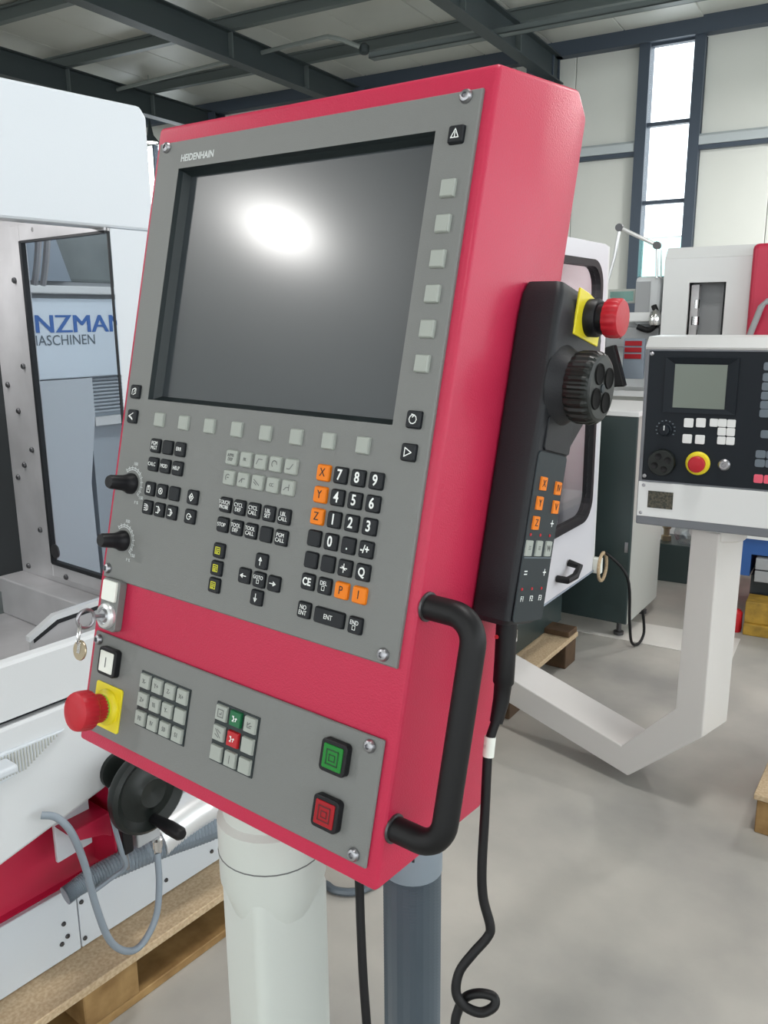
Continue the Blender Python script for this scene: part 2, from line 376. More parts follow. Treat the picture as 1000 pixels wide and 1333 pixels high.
# upper plate with screen opening
PH = -0.470
def ring_plate(o, i, z0, z1, ch=0.0012):
    (a0, a1, b0, b1), (c0, c1, d0, d1) = o, i
    O = [(a0, b0), (a1, b0), (a1, b1), (a0, b1)]; I = [(c0, d0), (c1, d0), (c1, d1), (c0, d1)]
    Oi = [(a0 + ch, b0 + ch), (a1 - ch, b0 + ch), (a1 - ch, b1 - ch), (a0 + ch, b1 - ch)]
    m = MB()
    L = [[(p[0], p[1], z0) for p in O], [(p[0], p[1], z1 - ch) for p in O], [(p[0], p[1], z1) for p in Oi], [(p[0], p[1], z1) for p in I], [(p[0], p[1], z0) for p in I]]
    return m.rings(L, closed=True)
ring_plate((0.0005, 0.4, PH, 0.0), (SU0, SU1, SV0, SV1), -0.004, 0.0).build('operator_panel', 'grey_plate', con)
MB().prism([(0.0005, -0.5306), (0.3990, -0.5306), (0.3990, -0.6400), (0.0005, -0.6400)], -0.004, -0.0005).build('machine_panel', 'grey_plate', con, bevel=0.0011, seg=1)
# screen recess and screen
D = -0.015
L = [[(SU0, SV0, -0.0005), (SU1, SV0, -0.0005), (SU1, SV1, -0.0005), (SU0, SV1, -0.0005)],
     [(SU0 + .001, SV0 + .001, -0.006), (SU1 - .001, SV0 + .001, -0.006), (SU1 - .001, SV1 - .001, -0.006), (SU0 + .001, SV1 - .001, -0.006)],
     [(SU0 + .005, SV0 + .006, D), (SU1 - .004, SV0 + .006, D), (SU1 - .004, SV1 - .004, D), (SU0 + .005, SV1 - .004, D)]]
bz = MB().rings(L, cap0=False, cap1=False).build('screen_bezel', 'bezel', con, recalc=False)
MB().box(SU0 + .004, SU1 - .003, SV0 + .005, SV1 - .003, D - 0.006, D + 0.0006).build('screen', 'screen', con)
# brand lettering
text('brand_lettering', 'HEIDENHAIN', 0.0100, 'print_silver', con, (0.0645, -0.0195, 0.0002), sx=0.86, bold=0.0002)
# screws
scr = MB().lathe([(0.0058, 0.0), (0.0058, 0.0012), (0.0046, 0.0034), (0.0028, 0.0042), (0.0024, 0.0042), (0.0022, 0.0022), (0.0, 0.0022)], 16).mesh('screw', 'steel')
for (u, v) in ((0.014, -0.0055), (0.386, -0.0055), (0.386, -0.4615), (0.008, -0.4600), (0.386, -0.539), (0.386, -0.6320), (0.0085, -0.539)): put('screw', scr, con, (u, v, 0))
# keys
def keymesh(w, h, d, m, r=0.002, inset=0.0012):
    a = rrect(w, h, r); b = rrect(w - 0.0006, h - 0.0006, r); c = rrect(w - 2 * inset, h - 2 * inset, max(r - inset * .5, .0006))
    return MB().rings([[(p[0], p[1], 0) for p in a], [(p[0], p[1], d - 0.0012) for p in b], [(p[0], p[1], d) for p in c]]).mesh('key', m)
KD = 0.0036
KM = {k: keymesh(0.0150, 0.0150, KD, m) for k, m in (('b', 'key_black'), ('l', 'key_light'), ('o', 'key_orange'))}
KM['s'] = keymesh(0.0142, 0.0150, KD, 'key_light', r=0.001)
KM['e'] = keymesh(0.0340, 0.0145, KD, 'key_black')
SHU, SHV = 0.0042, 0.0010
ICON = {
 'up': [[(-3, -1), (0, 3), (3, -1)], [(-3, -1), (3, -1)], [(-1, -1), (-1, -3), (1, -3), (1, -1)]],
 'tri': [[(-2.4, -3), (3.2, 0), (-2.4, 3), (-2.4, -3)]],
 'triu': [[(-3, -2.6), (0, 3.2), (3, -2.6), (-3, -2.6)], [(0, -2.0), (0, 1)]],
 'tril': [[(2.4, -3), (-3.2, 0), (2.4, 3)], [(-1, 0), (2, -2)]],
 'ring': [[(3 * math.cos(t * math.pi / 5), 3 * math.sin(t * math.pi / 5)) for t in range(11)], [(-1.4, 3.4), (1.0, 3.0), (-0.5, 1.4)]],
 'sw': [[(-2.5, -2.5), (-2.5, 1.5), (1, 3), (2.5, 1)], [(2.5, 2.5), (2.5, -1.5), (-1, -3)], [(0, -1), (1, 1)]],
 'hand': [[(-2, -3), (-2, 1), (-1, 3), (0, 1), (0, -1)], [(0, 2), (1, 3), (2, 1), (2, -3)], [(-2, -3), (2, -3)]],
 'wheel': [[(2.6 * math.cos(t * math.pi / 4), 2.6 * math.sin(t * math.pi / 4)) for t in range(9)], [(-1, -1), (1, 1)], [(1, -1), (-1, 1)]],
 'run': [[(-2.5, 2.6), (-0.5, 2.6)], [(-2.5, 1), (-0.5, 1)], [(-2.5, -.8), (-0.5, -.8)], [(-2.5, -2.6), (-0.5, -2.6)], [(0.4, 2.6), (2.4, 1), (2.4, -1.8), (0.4, -2.8), (0.4, 2.6)]],
 'run1': [[(-2.5, 2.6), (-0.5, 2.6)], [(-2.5, -2.6), (-0.5, -2.6)], [(0.2, 3), (2.6, 0), (0.2, -3), (0.2, 3)], [(1, 0), (1.6, 0)]],
 'dia': [[(0, 3.2), (2.6, 0), (0, -3.2), (-2.6, 0), (0, 3.2)], [(-1, .6), (1, .6)], [(-1, -.6), (1, -.6)]],
 'test': [[(2.4 * math.cos(t * math.pi / 5), 2.4 * math.sin(t * math.pi / 5)) for t in range(1, 10)], [(0.4, 0), (3.4, 0), (2.4, 1)]],
 'ar_u': [[(0, -3), (0, 2.6)], [(-1.5, 0.6), (0, 3), (1.5, 0.6), (-1.5, 0.6)]],
 'ar_d': [[(0, 3), (0, -2.6)], [(-1.5, -0.6), (0, -3), (1.5, -0.6), (-1.5, -.6)]],
 'ar_l': [[(3, 0), (-2.6, 0)], [(-.6, 1.5), (-3, 0), (-.6, -1.5), (-.6, 1.5)]],
 'ar_r': [[(-3, 0), (2.6, 0)], [(.6, 1.5), (3, 0), (.6, -1.5), (.6, 1.5)]],
 'cap': [[(-3, 0), (3, 0)], [(0, 3), (0, -3)], [(-1.6, 1.2), (1.6, -1.2)]],
 'pgm': [[(-2.6, 2.6), (2.6, 2.6), (2.6, -2.6), (-2.6, -2.6), (-2.6, 2.6)], [(-1.6, 1), (1.6, 1)], [(-1.6, -.4), (1.6, -.4)], [(-1.6, -1.6), (.6, -1.6)]],
 'c1': [[(-3, -2), (0, -2), (3, 2)]], 'c2': [[(-3, -2), (-1, 2), (3, 2)]], 'c3': [[(2.6 * math.cos(t * .5), 2.6 * math.sin(t * .5)) for t in range(9)]],
 'c4': [[(-3, -2), (0, 1), (3, 1)], [(0, 1), (0, -2)]], 'c5': [[(-3, 2), (3, -2)], [(-3, 0), (0, -2)]],
 'c6': [[(2.6 * math.cos(t * .5 + 1), 2.6 * math.sin(t * .5 + 1)) for t in range(7)], [(-1, 0), (1, 0)]],
 'c7': [[(-3, -2), (-1, 0), (2, .5)], [(2, 2.5), (2, -2)]], 'sq': [[(-3, 3), (3, 3), (3, -3), (-3, -3), (-3, 3)], [(-1, -.6), (1, -.6), (1, 1)]],
 'fan': [[(-3, 3), (3, -3)], [(-1, 3), (3, 1)], [(-3, -1), (1, -3)]], 'rot': [[(2.8 * math.cos(t * .6), 2.8 * math.sin(t * .6)) for t in range(9)], [(0, 0), (2, 2)]],
 'drop': [[(-2, 2), (-2, -2), (2, -2)], [(-2, 0), (1, 2)], [(0, -1), (2.5, 0)]], 'bar': [[(0, 3), (0, -3)]],
 'flash': [[(-2.5, 2), (-.5, 0), (-2.5, -2)], [(-1.2, 2.2), (-1.2, -2.2)], [(.6, .5), (2.4, .5)], [(1.8, 1.2), (1.0, -1.6)]],
}
def icon(name, parent, z, m, s=0.0012, wd=0.00085):
    mb = MB()
    for l in ICON[name]: mb.ribbon([(p[0] * s, p[1] * s) for p in l], wd)
    return mb.build('legend', m, parent, (0, 0, z + 0.0002), recalc=False)
def key(parent, kind, u, v, leg=None, m='print_white', size=0.0052, z=0.0, d=KD, sx=0.85, bold=0.0):
    k = put('key', KM[kind], parent, (u, v, z))
    if leg is None: return k
    if leg.startswith('@'): icon(leg[1:], k, d, m)
    else: text('legend', leg, size, m, k, (0, 0, d + 0.0002), sx=sx, bold=bold)
    return k
def ck(kind, u, v, *a, **k): return key(con, kind, u + SHU, v + SHV, *a, **k)
P = 0.0195
for i in range(8): ck('s', 0.0583 + 0.0388 * i, -0.2935)
for i in range(6): ck('s', 0.3780, -0.0795 - 0.0284 * i)
ck('b', 0.3783, -0.0367, '@triu'); ck('b', 0.3785, -0.2674, '@ring'); ck('b', 0.378, -0.2945, '@tri')
ck('b', 0.0130, -0.2668, '@sw'); ck('b', 0.0133, -0.2935, '@tril')
for r, row in enumerate((('PGM\nMGT', None, 'ERR'), ('CALC', 'MOD', 'HELP'))):
    for c, t in enumerate(row): ck('b', 0.0583 + P * c, -0.3208 - P * r, t, size=0.0056)
for r, row in enumerate((('@hand', '@wheel', None), ('@run', '@run1', '@run1'))):
    for c, t in enumerate(row): ck('b', 0.0584 + P * c, -0.3663 - P * r, t)
ck('b', 0.1259, -0.3661, '@dia'); ck('b', 0.1258, -0.3856, '@test')
for r, row in enumerate((('APPR\nDEP', 'FK', '@c2', '@c3', '@c1'), ('@c6', '@c4', '@c5', 'CC', '@c7'))):
    for c, t in enumerate(row): ck('l', 0.1737 + P * c, -0.3208 - P * r, t, m='print_grey', size=0.0046)
for r, row in enumerate((('TOUCH\nPROBE', 'CYCL\nDEF', 'CYCL\nCALL', 'LBL\nSET', 'LBL\nCALL'), ('STOP', 'TOOL\nDEF', 'TOOL\nCALL', None, 'PGM\nCALL'))):
    for c, t in enumerate(row): ck('b', 0.1739 + P * c, -0.3668 - P * r, t, size=0.0054, sx=0.78 if t and len(t) > 10 else 0.88)
for v in (-0.4117, -0.4290, -0.4458): ck('b', 0.1737, v, '@pgm', m='print_yellow')
ck('b', 0.2317, -0.4117, '@ar_u'); ck('b', 0.2124, -0.4289, '@ar_l'); ck('b', 0.2319, -0.4290, 'GOTO\n\u25a1', size=0.005)
ck('b', 0.2509, -0.4290, '@ar_r'); ck('b', 0.2319, -0.4459, '@ar_d')
pad = (('X', '7', '8', '9'), ('Y', '4', '5', '6'), ('Z', '1', '2', '3'), (None, '0', '.', '-/+'), (None, None, '@cap', 'Q'), ('CE', 'DEL\n\u25a1', 'P', 'I'))
for r, row in enumerate(pad):
    for c, t in enumerate(row):
        o_ = t in ('X', 'Y', 'Z', 'P', 'I')
        sz = 0.0130 if t and t.isdigit() else (0.0105 if t and len(t) == 1 else (0.0095 if t in ('CE', '-/+') else 0.0055))
        ck('o' if o_ else 'b', 0.2910 + P * c, -0.3217 - P * r, t, m='print_black' if o_ else 'print_white', size=sz, bold=0.0 if o_ else (0.00025 if sz > .009 else 0))
ck('b', 0.2912, -0.4446, 'NO\nENT', size=0.0058); ck('e', 0.3205, -0.4449, 'ENT', size=0.0062); ck('b', 0.3497, -0.4452, 'END\n\u25a1', size=0.0054)
# machine panel keys
KM['m'] = keymesh(0.0152, 0.0152, KD, 'key_light', r=0.0008, inset=0.0008)
KM['mg'] = keymesh(0.0152, 0.0152, KD, 'key_green', r=0.0008, inset=0.0008); KM['mr'] = keymesh(0.0152, 0.0152, KD, 'key_red', r=0.0008, inset=0.0008)
Q = 0.0194
MB().box(0.0925 - 0.0093, 0.0925 + 3 * Q + 0.0093, -0.5631 - 2 * Q - 0.0093, -0.5631 + 0.0093, -0.0008, 0.0006).build('key_field', 'bezel', con, loc=(SHU, SHV, 0))
MB().box(0.2080 - 0.0093, 0.2080 + 2 * Q + 0.0093, -0.5628 - 2 * Q - 0.0093, -0.5628 + 0.0093, -0.0008, 0.0006).build('key_field', 'bezel', con, loc=(SHU, SHV, 0))
for r, row in enumerate((('X-', 'Y+', 'Z-', 'X+'), ('Z+', '\\\\\\', 'Y-', None), ('F0', 'IV', 'S0', 'S1'))):
    for c, t in enumerate(row): ck('m', 0.0925 + Q * c, -0.5631 - Q * r, t, m='print_grey', size=0.0065)
for r, row in enumerate((('@sq', '@flash', '@drop'), ('@fan', '@flash', None), (None, '@bar', None))):
    for c, t in enumerate(row):
        kd = 'mg' if (r, c) == (0, 1) else ('mr' if (r, c) == (1, 1) else 'm')
        ck(kd, 0.2080 + Q * c, -0.5628 - Q * r, t, m='print_white' if kd != 'm' else 'print_grey')
# override knobs with printed dials
for (u, v) in ((0.0290, -0.3640), (0.0280, -0.4262)):
    kn = MB().lathe([(0.0, 0.0), (0.0112, 0.0), (0.0112, 0.004), (0.0098, 0.006), (0.0082, 0.012), (0.0074, 0.027), (0.0062, 0.0292), (0.0, 0.0292)], 20).build('knob', 'black_plastic', con, (u, v, 0))
    arc = MB()
    for rr in (0.0150, 0.0172): arc.ribbon([(rr * math.cos(R_(a)), rr * math.sin(R_(a))) for a in range(-40, 131, 10)], 0.0008)
    for a in range(-40, 131, 17): arc.ribbon([(0.0150 * math.cos(R_(a)), 0.0150 * math.sin(R_(a))), (0.0190 * math.cos(R_(a)), 0.0190 * math.sin(R_(a)))], 0.0007)
    arc.build('dial_print', 'print_silver', kn, (0, 0, 0.0002), recalc=False)
    text('dial_numbers', '100', 0.0050, 'print_silver', kn, (0.003, 0.0215, 0.0002)); text('dial_numbers', '150', 0.0050, 'print_silver', kn, (0.0185, -0.0130, 0.0002))
    text('dial_numbers', 'F %', 0.0045, 'print_silver', kn, (0.0120, -0.0190, 0.0002))
# indicator lamp and key switch unit
ks = MB().prism(rrect(0.0300, 0.0560, 0.004, 3, 0.0245, -0.4965), -0.004, 0.0055).build('key_switch_housing', 'dark_steel', con, bevel=0.0008, seg=1)
ks.data.materials[0] = MATS['grey_plate']
MB().prism(rrect(0.0235, 0.0220, 0.0015, 2, 0.0245, -0.4815), 0.0045, 0.0082).build('indicator_lamp', 'lamp_white', ks, bevel=0.0006, seg=1)
MB().lathe([(0.0085, 0.0), (0.0140, 0.0), (0.0140, 0.003), (0.0125, 0.0055), (0.0095, 0.0065), (0.0085, 0.0040)], 28, (0.0250, -0.5085, 0.0055)).build('lock_ring', 'aluminium', ks)
MB().lathe([(0.0, 0.0), (0.0076, 0.0), (0.0076, 0.0060), (0.0060, 0.0080), (0.0, 0.0080)], 20, (0.0250, -0.5085, 0.0045)).build('lock_barrel', 'steel', ks)
# illuminated push buttons
def push(u, v, s, cap, h=0.0075):
    b = MB().prism(rrect(s, s, 0.004, 3), 0, h).build('push_button', 'black_plastic', con, (u, v, -0.0005), bevel=0.0012, seg=2)
    MB().prism(rrect(s - 0.0075, s - 0.0075, 0.001, 2), 0, 0.0014).build('button_cap', cap, b, (0, 0, h - 0.0004), bevel=0.0004, seg=1)
    return b
b = push(0.0355, -0.5570, 0.0300, 'lamp_white'); MB().ribbon([(0, 0.0048), (0, -0.0048)], 0.0016).build('legend', 'print_grey', b, (0, 0, 0.0088), recalc=False)
mat('lens_green', (0.008, 0.20, 0.025), 0.35, spec=0.35); mat('lens_red', (0.34, 0.005, 0.012), 0.35, spec=0.35); mat('lens_line_g', (0.003, 0.05, 0.01), 0.4); mat('lens_line_r', (0.10, 0.002, 0.005), 0.4)
for v, c, lm in ((-0.5580, 'lens_green', 'lens_line_g'), (-0.6070, 'lens_red', 'lens_line_r')):
    b = push(0.3545, v, 0.0285, c)
    l = MB()
    l.ribbon([(-0.0062, 0.0062), (0.0062, 0.0062), (0.0062, -0.0062), (-0.0062, -0.0062), (-0.0062, 0.0062)], 0.0013); l.ribbon([(-0.003, 0.0022), (0.003, 0.0022), (0.003, -0.003), (-0.003, -0.003), (-0.003, .0022)], 0.0011)
    l.build('legend', lm, b, (0, 0, 0.0088), recalc=False)
# emergency stop
def flute(prof, n, amp, c=(0, 0, 0), z0=None, axis='z'):
    rs = []
    for (r, h, f) in prof:
        ring = []
        for i in range(n * 4):
            t = 2 * math.pi * i / (n * 4); q = r + f * amp * (1 if i % 4 in (0, 1) else -1)
            a, b_ = q * math.cos(t), q * math.sin(t)
            p = {'z': (a, b_, h), 'x': (h, a, b_)}[axis]
            ring.append((p[0] + c[0], p[1] + c[1], p[2] + c[2]))
        rs.append(ring)
    return rs
es = MB().rings(flute([(0.0150, 0.0095, .5), (0.0152, 0.0180, 1), (0.0165, 0.0210, 1), (0.0195, 0.0225, 1), (0.0206, 0.0245, 1), (0.0208, 0.0330, .8), (0.0206, 0.0370, 0), (0.0196, 0.0398, 0), (0.0160, 0.0415, 0), (0.008, 0.0422, 0)], 26, 0.0004), smooth=True).build('emergency_stop_button', 'mushroom_red', con, (0.0385, -0.6060, 0))
MB().prism(rrect(0.046, 0.048, 0.003, 3), -0.0008, 0.0012).build('yellow_plate', 'yellow', es, bevel=0.0004, seg=1)
MB().lathe([(0.0195, 0.001), (0.0195, 0.0030), (0.0180, 0.0055), (0.0145, 0.0075), (0.0120, 0.0075), (0.0120, 0.001)], 28).build('collar', 'yellow', es)
MB().lathe([(0.0145, 0.0070), (0.0150, 0.0105), (0.0120, 0.0108), (0.0120, 0.0070)], 28).build('collar_band', 'yellow_green', es)
# grab handle on the right side of the housing
hp = [(0.4095, -0.4165, -0.0165), (0.436, -0.4165, -0.0165)]
hp += [(0.436 + 0.022 * math.sin(R_(a)), -0.4385 + 0.022 * math.cos(R_(a)), -0.0165) for a in range(0, 91, 10)]
hp += [(0.458, -0.50, -0.0165), (0.458, -0.5805, -0.0165)]
hp += [(0.436 + 0.022 * math.cos(R_(a)), -0.5825 - 0.022 * math.sin(R_(a)), -0.0165) for a in range(10, 91, 10)]
hp += [(0.4095, -0.6045, -0.0165)]
h = MB().tube(hp, 0.0108, 16).build('grab_handle', 'rubber', con)
for v in (-0.4165, -0.6045): MB().lathe([(0.0126, 0.4104), (0.0126, 0.4125), (0.0105, 0.4130)], 20, (0, v, -0.0165), 'x').build('handle_flange', 'dark_steel', h)
# support post and hose collar
def world_part(name, mb, m, parent, Mi, **k):
    o = mb.build(name, m, parent, **k); o.matrix_parent_inverse = Mi; return o
PX, PY = -0.122, 0.788
rc_ = Matrix.Rotation(R_(45 - 9), 2)
o8 = [rc_ @ Vector(q) for q in rrect(0.088, 0.088, 0.012, 4)]
pst = MB().rings([[(PX + q[0], PY + q[1], z) for q in o8] for z in (0.012, 0.965)] + [[(PX + 0.8 * q[0], PY + 0.8 * q[1], 1.0) for q in o8]], smooth=True)
world_part('support_post', pst, 'post_grey', con, CI)
pc = MB().lathe([(0.045, 0.940), (0.0565, 0.975), (0.0565, 1.045), (0.050, 1.050), (0.050, 1.13)], 32, (PX, PY, 0))
world_part('post_swivel', pc, 'post_grey', con, CI)
pg = MB().lathe([(0.0560, 1.0065), (0.0572, 1.008), (0.0560, 1.0095)], 32, (PX, PY, 0))
world_part('swivel_seam', pg, 'print_grey', con, CI)
pf = MB().box(PX - 0.11, PX + 0.11, PY - 0.11, PY + 0.11, 0.0, 0.012)
world_part('foot_plate', pf, 'post_grey', con, CI)

# corrugated cable hose from the console to the floor
HX, HY = 0.0255, 0.742
hz = empty('conduit_hose', Matrix.Translation((HX, HY, 0)), 'thick grey corrugated conduit hose hanging down from red console', 'hose')
pr_ = []; z = 0.005; k = 0
while z < 1.015:
    pr_.append((0.0274 if k % 2 else 0.0297, z)); z += 0.0019; k += 1
MB().lathe(pr_, 26, smooth=False).build('corrugated_tube', 'hose_grey', hz)
MB().lathe([(0.0270, 1.010), (0.0305, 1.010), (0.0305, 1.030), (0.0290, 1.034), (0.0290, 1.098), (0.0, 1.098)], 28).build('collar', 'hose_light', hz)
MB().box(-0.0012, 0.0012, -0.0295, -0.0280, 1.036, 1.075).build('collar_slot', 'seal_black', hz)

# key bunch hanging at the key switch
kc = CM @ Vector((0.0250, -0.5085, 0.020))
kr = empty('key_ring', Matrix.Translation(kc), 'small metal key ring with keys hanging from the console key switch', 'keys')
def cl_(v): return CM.to_3x3() @ Vector(v)
MB().tube([cl_((-0.0, 0.0, -0.010)), cl_((0, 0, 0.004))], 0.0022, 8).build('lock_key', 'steel', kr)
bow = MB(); rg = [cl_((0.0006, 0.010 * math.cos(t / 16 * 2 * math.pi) - 0.002, 0.0125 + 0.010 * math.sin(t / 16 * 2 * math.pi))) for t in range(16)]
bow.tube(rg, 0.0018, 8, closed=True).build('key_bow', 'steel', kr)
rg = [cl_((0.006 * math.sin(t / 20 * 2 * math.pi), -0.018 + 0.011 * math.cos(t / 20 * 2 * math.pi), 0.018 + 0.003 * math.sin(t / 20 * 2 * math.pi))) for t in range(20)]
MB().tube(rg, 0.0009, 6, closed=True).build('split_ring', 'chrome', kr)
kb = MB().lathe([(0.0, 0.0), (0.0105, 0.0), (0.0110, 0.0012), (0.0105, 0.0024), (0.0, 0.0024)], 18)
kb.build('spare_key_bow', 'brass', kr, cl_((-0.001, -0.036, 0.012))).rotation_euler = CM.to_euler()
MB().box(-0.0025, 0.0025, -0.006, 0.006, 0, 0.001).build('spare_key_tag', 'chrome', kr, cl_((-0.001, -0.033, 0.0146))).rotation_euler = CM.to_euler()
# ------------------------------------------------------------------ handheld handwheel unit on the console's side
HM = CM @ Matrix.Translation((0.4105, -0.43, -0.115)); HI = HM.inverted()
hu = empty('handwheel_unit', HM, 'black handheld handwheel unit with orange keys mounted on the right of the red console', 'remote control')
secs = [(0.000, 0.034, 0.022, -0.034), (0.005, 0.039, 0.026, -0.039), (0.08, 0.040, 0.026, -0.039), (0.150, 0.040, 0.026, -0.039), (0.165, 0.0405, 0.026, -0.045),
        (0.188, 0.041, 0.026, -0.064), (0.235, 0.041, 0.026, -0.076), (0.270, 0.041, 0.026, -0.076), (0.292, 0.039, 0.023, -0.064), (0.303, 0.034, 0.016, -0.040)]
rs = []
for (y, xo, za, zb) in secs:
    rs.append([(p[0] + xo / 2, y, p[1]) for p in rrect(xo, za - zb, 0.006, 4, 0, (za + zb) / 2)])
MB().rings(rs, smooth=True).build('body', 'unit_plastic', hu)
MB().prism([(p[0], p[1]) for p in rrect(0.152, 0.0585, 0.004, 3, 0.080, -0.0075)], 0.0395, 0.0412, 'x').build('keypad_panel', 'unit_panel', hu, bevel=0.0006, seg=1)
MB().box(0.0408, 0.0416, 0.0615, 0.0625, -0.035, 0.020).build('divider_line', 'print_slate', hu)
MB().prism(rrect(0.030, 0.052, 0.003, 3, 0.172, -0.011), 0.0395, 0.0425, 'x').build('thumb_rest', 'unit_plastic', hu, bevel=0.001, seg=2)
RX = (0, R_(90), 0)
KM['ho'] = keymesh(0.0125, 0.0125, 0.0016, 'key_orange', r=0.0008, inset=0.0005)
KM['hl'] = keymesh(0.0125, 0.0145, 0.0016, 'key_light', r=0.0008, inset=0.0005)
def hk(kind, v, w, leg, m='print_black', size=0.009, icon_=None):
    o = put('key', KM[kind], hu, (0.0410, v + 0.43, w + 0.115), RX)
    text('legend', leg, size, m, o, (0, 0, 0.0018)); return o
DW = -0.0065
for (v, w, t) in ((-0.302, -0.103, 'X'), (-0.304, -0.134, 'IV'), (-0.3195, -0.101, 'Y'), (-0.3212, -0.135, 'V'), (-0.337, -0.100, 'Z')): hk('ho', v, w + DW, t)
for (w, t) in ((-0.094, '\u2261'), (-0.1135, '\u2261'), (-0.133, 'W')): hk('hl', -0.3595, w + DW, t, 'print_grey', 0.008)
for (v, w, t, s) in ((-0.337, -0.134, '+', 0.013), (-0.382, -0.096, '=', 0.012), (-0.382, -0.134, '+', 0.013), (-0.405, -0.097, 'F1', 0.007), (-0.405, -0.115, 'F2', 0.007), (-0.405, -0.133, 'F3', 0.007)):
    text('legend', t, s, 'print_white', hu, (0.0415, v + 0.43, w + DW + 0.115), RX)
led = MB().lathe([(0.0, 0.0), (0.0015, 0.0), (0.0012, 0.0006), (0.0, 0.0006)], 8).mesh('indicator_led', 'print_red')
for v in (-0.3475, -0.396):
    for w in (-0.094, -0.1135, -0.133): put('indicator_led', led, hu, (0.0413, v + 0.43, w + DW + 0.115), RX)
# hand wheel
wy, wz = 0.216, -0.007
wh = MB().rings(flute([(0.026, 0.052, 0), (0.0300, 0.0535, .6), (0.0310, 0.058, 1), (0.0310, 0.070, 1), (0.0300, 0.0735, .6), (0.0285, 0.0755, 0), (0.0262, 0.0765, 0)], 26, 0.0009, (0, wy, wz), axis='x'), smooth=False).build('hand_wheel', 'wheel_plastic', hu)
MB().lathe([(0.037, 0.040), (0.0335, 0.044), (0.029, 0.053), (0.010, 0.053)], 28, (0, wy, wz), 'x').build('wheel_boss', 'unit_plastic', wh)
dm = MB().lathe([(0.0094, 0.0), (0.0090, 0.0011), (0.0084, 0.0012), (0.0078, 0.0006), (0.0060, 0.0002), (0.0, 0.00005)], 20).mesh('finger_recess', 'recess_shade')
for a in (45, 135, 225, 315):
    put('finger_recess', dm, wh, (0.0765, wy + 0.0150 * math.sin(R_(a)), wz + 0.0150 * math.cos(R_(a))), RX)
MB().lathe([(0.0, 0.0), (0.0040, 0.0), (0.0036, 0.0010), (0.0, 0.0013)], 14, (0.0765, wy, wz), 'x').build('wheel_cap', 'unit_panel', wh)
# emergency stop of the unit
ey, ez = 0.283, -0.035
e2 = MB().rings(flute([(0.0120, 0.0585, 0), (0.0165, 0.0593, .4), (0.0172, 0.064, 1), (0.0172, 0.0710, .7), (0.0155, 0.0735, 0), (0.0080, 0.0745, 0)], 16, 0.0005, (0, ey, ez), axis='x'), smooth=True).build('emergency_stop_button', 'mushroom_red', hu)
MB().prism([(p[0] + ey, p[1] + ez) for p in [(-0.0205, 0.028), (-0.0205, -0.027), (0.004, -0.027), (0.013, -0.020), (0.0185, -0.008), (0.0205, 0.008), (0.0205, 0.028)]], 0.0400, 0.0424, 'x').build('yellow_plate', 'yellow', e2, bevel=0.0006, seg=1)
MB().lathe([(0.0170, 0.042), (0.0170, 0.0505), (0.0158, 0.0525), (0.0140, 0.053), (0.0140, 0.060), (0.0, 0.060)], 28, (0, ey, ez), 'x').build('stop_stem', 'black_plastic', e2)
# connector and cable
def loc_(pts): return [HI @ Vector(p) for p in pts]
cw = [(0.108, 0.712, 1.285), (0.110, 0.711, 1.266)]
MB().tube(loc_([(0.1100, 0.7125, 1.276), (0.110, 0.711, 1.2655)]), 0.0100, 16).build('connector_nut', 'chrome', hu)
MB().lathe([(0.0, 0), (0.002, 0), (0.0018, .0008), (0, .0008)], 8, HI @ Vector((0.1000, 0.703, 1.272))).build('connector_mark', 'print_red', hu)
MB().tube(loc_([(0.110, 0.711, 1.288), (0.1085, 0.707, 1.250), (0.1070, 0.703, 1.228), (0.1065, 0.702, 1.226), (0.1050, 0.700, 1.212), (0.100, 0.694, 1.193)]), [0.0096, 0.0096, 0.0096, 0.0080, 0.0075, 0.0060], 16).build('connector_sleeve', 'rubber', hu)
cpts = [(0.102, 0.696, 1.20), (0.094, 0.690, 1.178), (0.092, 0.687, 1.163), (0.089, 0.675, 1.112), (0.086, 0.664, 1.065), (0.087, 0.658, 1.038), (0.093, 0.652, 1.014), (0.0905, 0.650, 1.004), (0.077, 0.646, 0.990), (0.065, 0.643, 0.974),
        (0.0615, 0.638, 0.957), (0.068, 0.634, 0.946), (0.083, 0.632, 0.940), (0.0955, 0.634, 0.9445), (0.0955, 0.638, 0.951), (0.083, 0.641, 0.952), (0.071, 0.643, 0.946), (0.064, 0.641, 0.934), (0.061, 0.638, 0.915), (0.066, 0.640, 0.85), (0.07, 0.66, 0.70), (0.10, 0.68, 0.40), (0.11, 0.72, 0.12), (0.12, 0.86, 0.012), (0.14, 1.05, 0.010)]
MB().tube([HI @ p for p in spline(cpts, 6)], 0.0044, 10).build('cable', 'rubber', hu)
MB().tube(loc_([(0.0945, 0.6908, 1.181), (0.0925, 0.6873, 1.163)]), 0.0053, 12).build('cable_label', 'lamp_white', hu)

# loose black cable below the console, and a grey one on the floor
o = MB().tube(spline([(-0.030, 0.712, 1.095), (-0.027, 0.706, 1.018), (-0.026, 0.698, 0.98), (-0.024, 0.686, 0.931), (-0.021, 0.676, 0.886), (-0.015, 0.66, 0.80), (-0.03, 0.64, 0.5), (-0.04, 0.62, 0.15), (-0.02, 0.56, 0.012), (0.05, 0.45, 0.008)], 6), 0.0045, 10).build('power_cable', 'rubber')
tag(o, 'thin black cable hanging between grey post and corrugated hose', 'cable')
o = MB().tube(spline([(-0.40, 1.86, 0.012), (-0.30, 2.0, 0.012), (-0.191, 2.045, 0.012), (-0.147, 2.016, 0.012), (-0.104, 2.007, 0.012), (-0.062, 2.02, 0.012), (0.0, 2.09, 0.012), (0.03, 2.3, 0.012)], 6), 0.011, 8).build('floor_cable', 'hose_grey')
tag(o, 'grey cable lying on the concrete floor behind the post', 'cable')
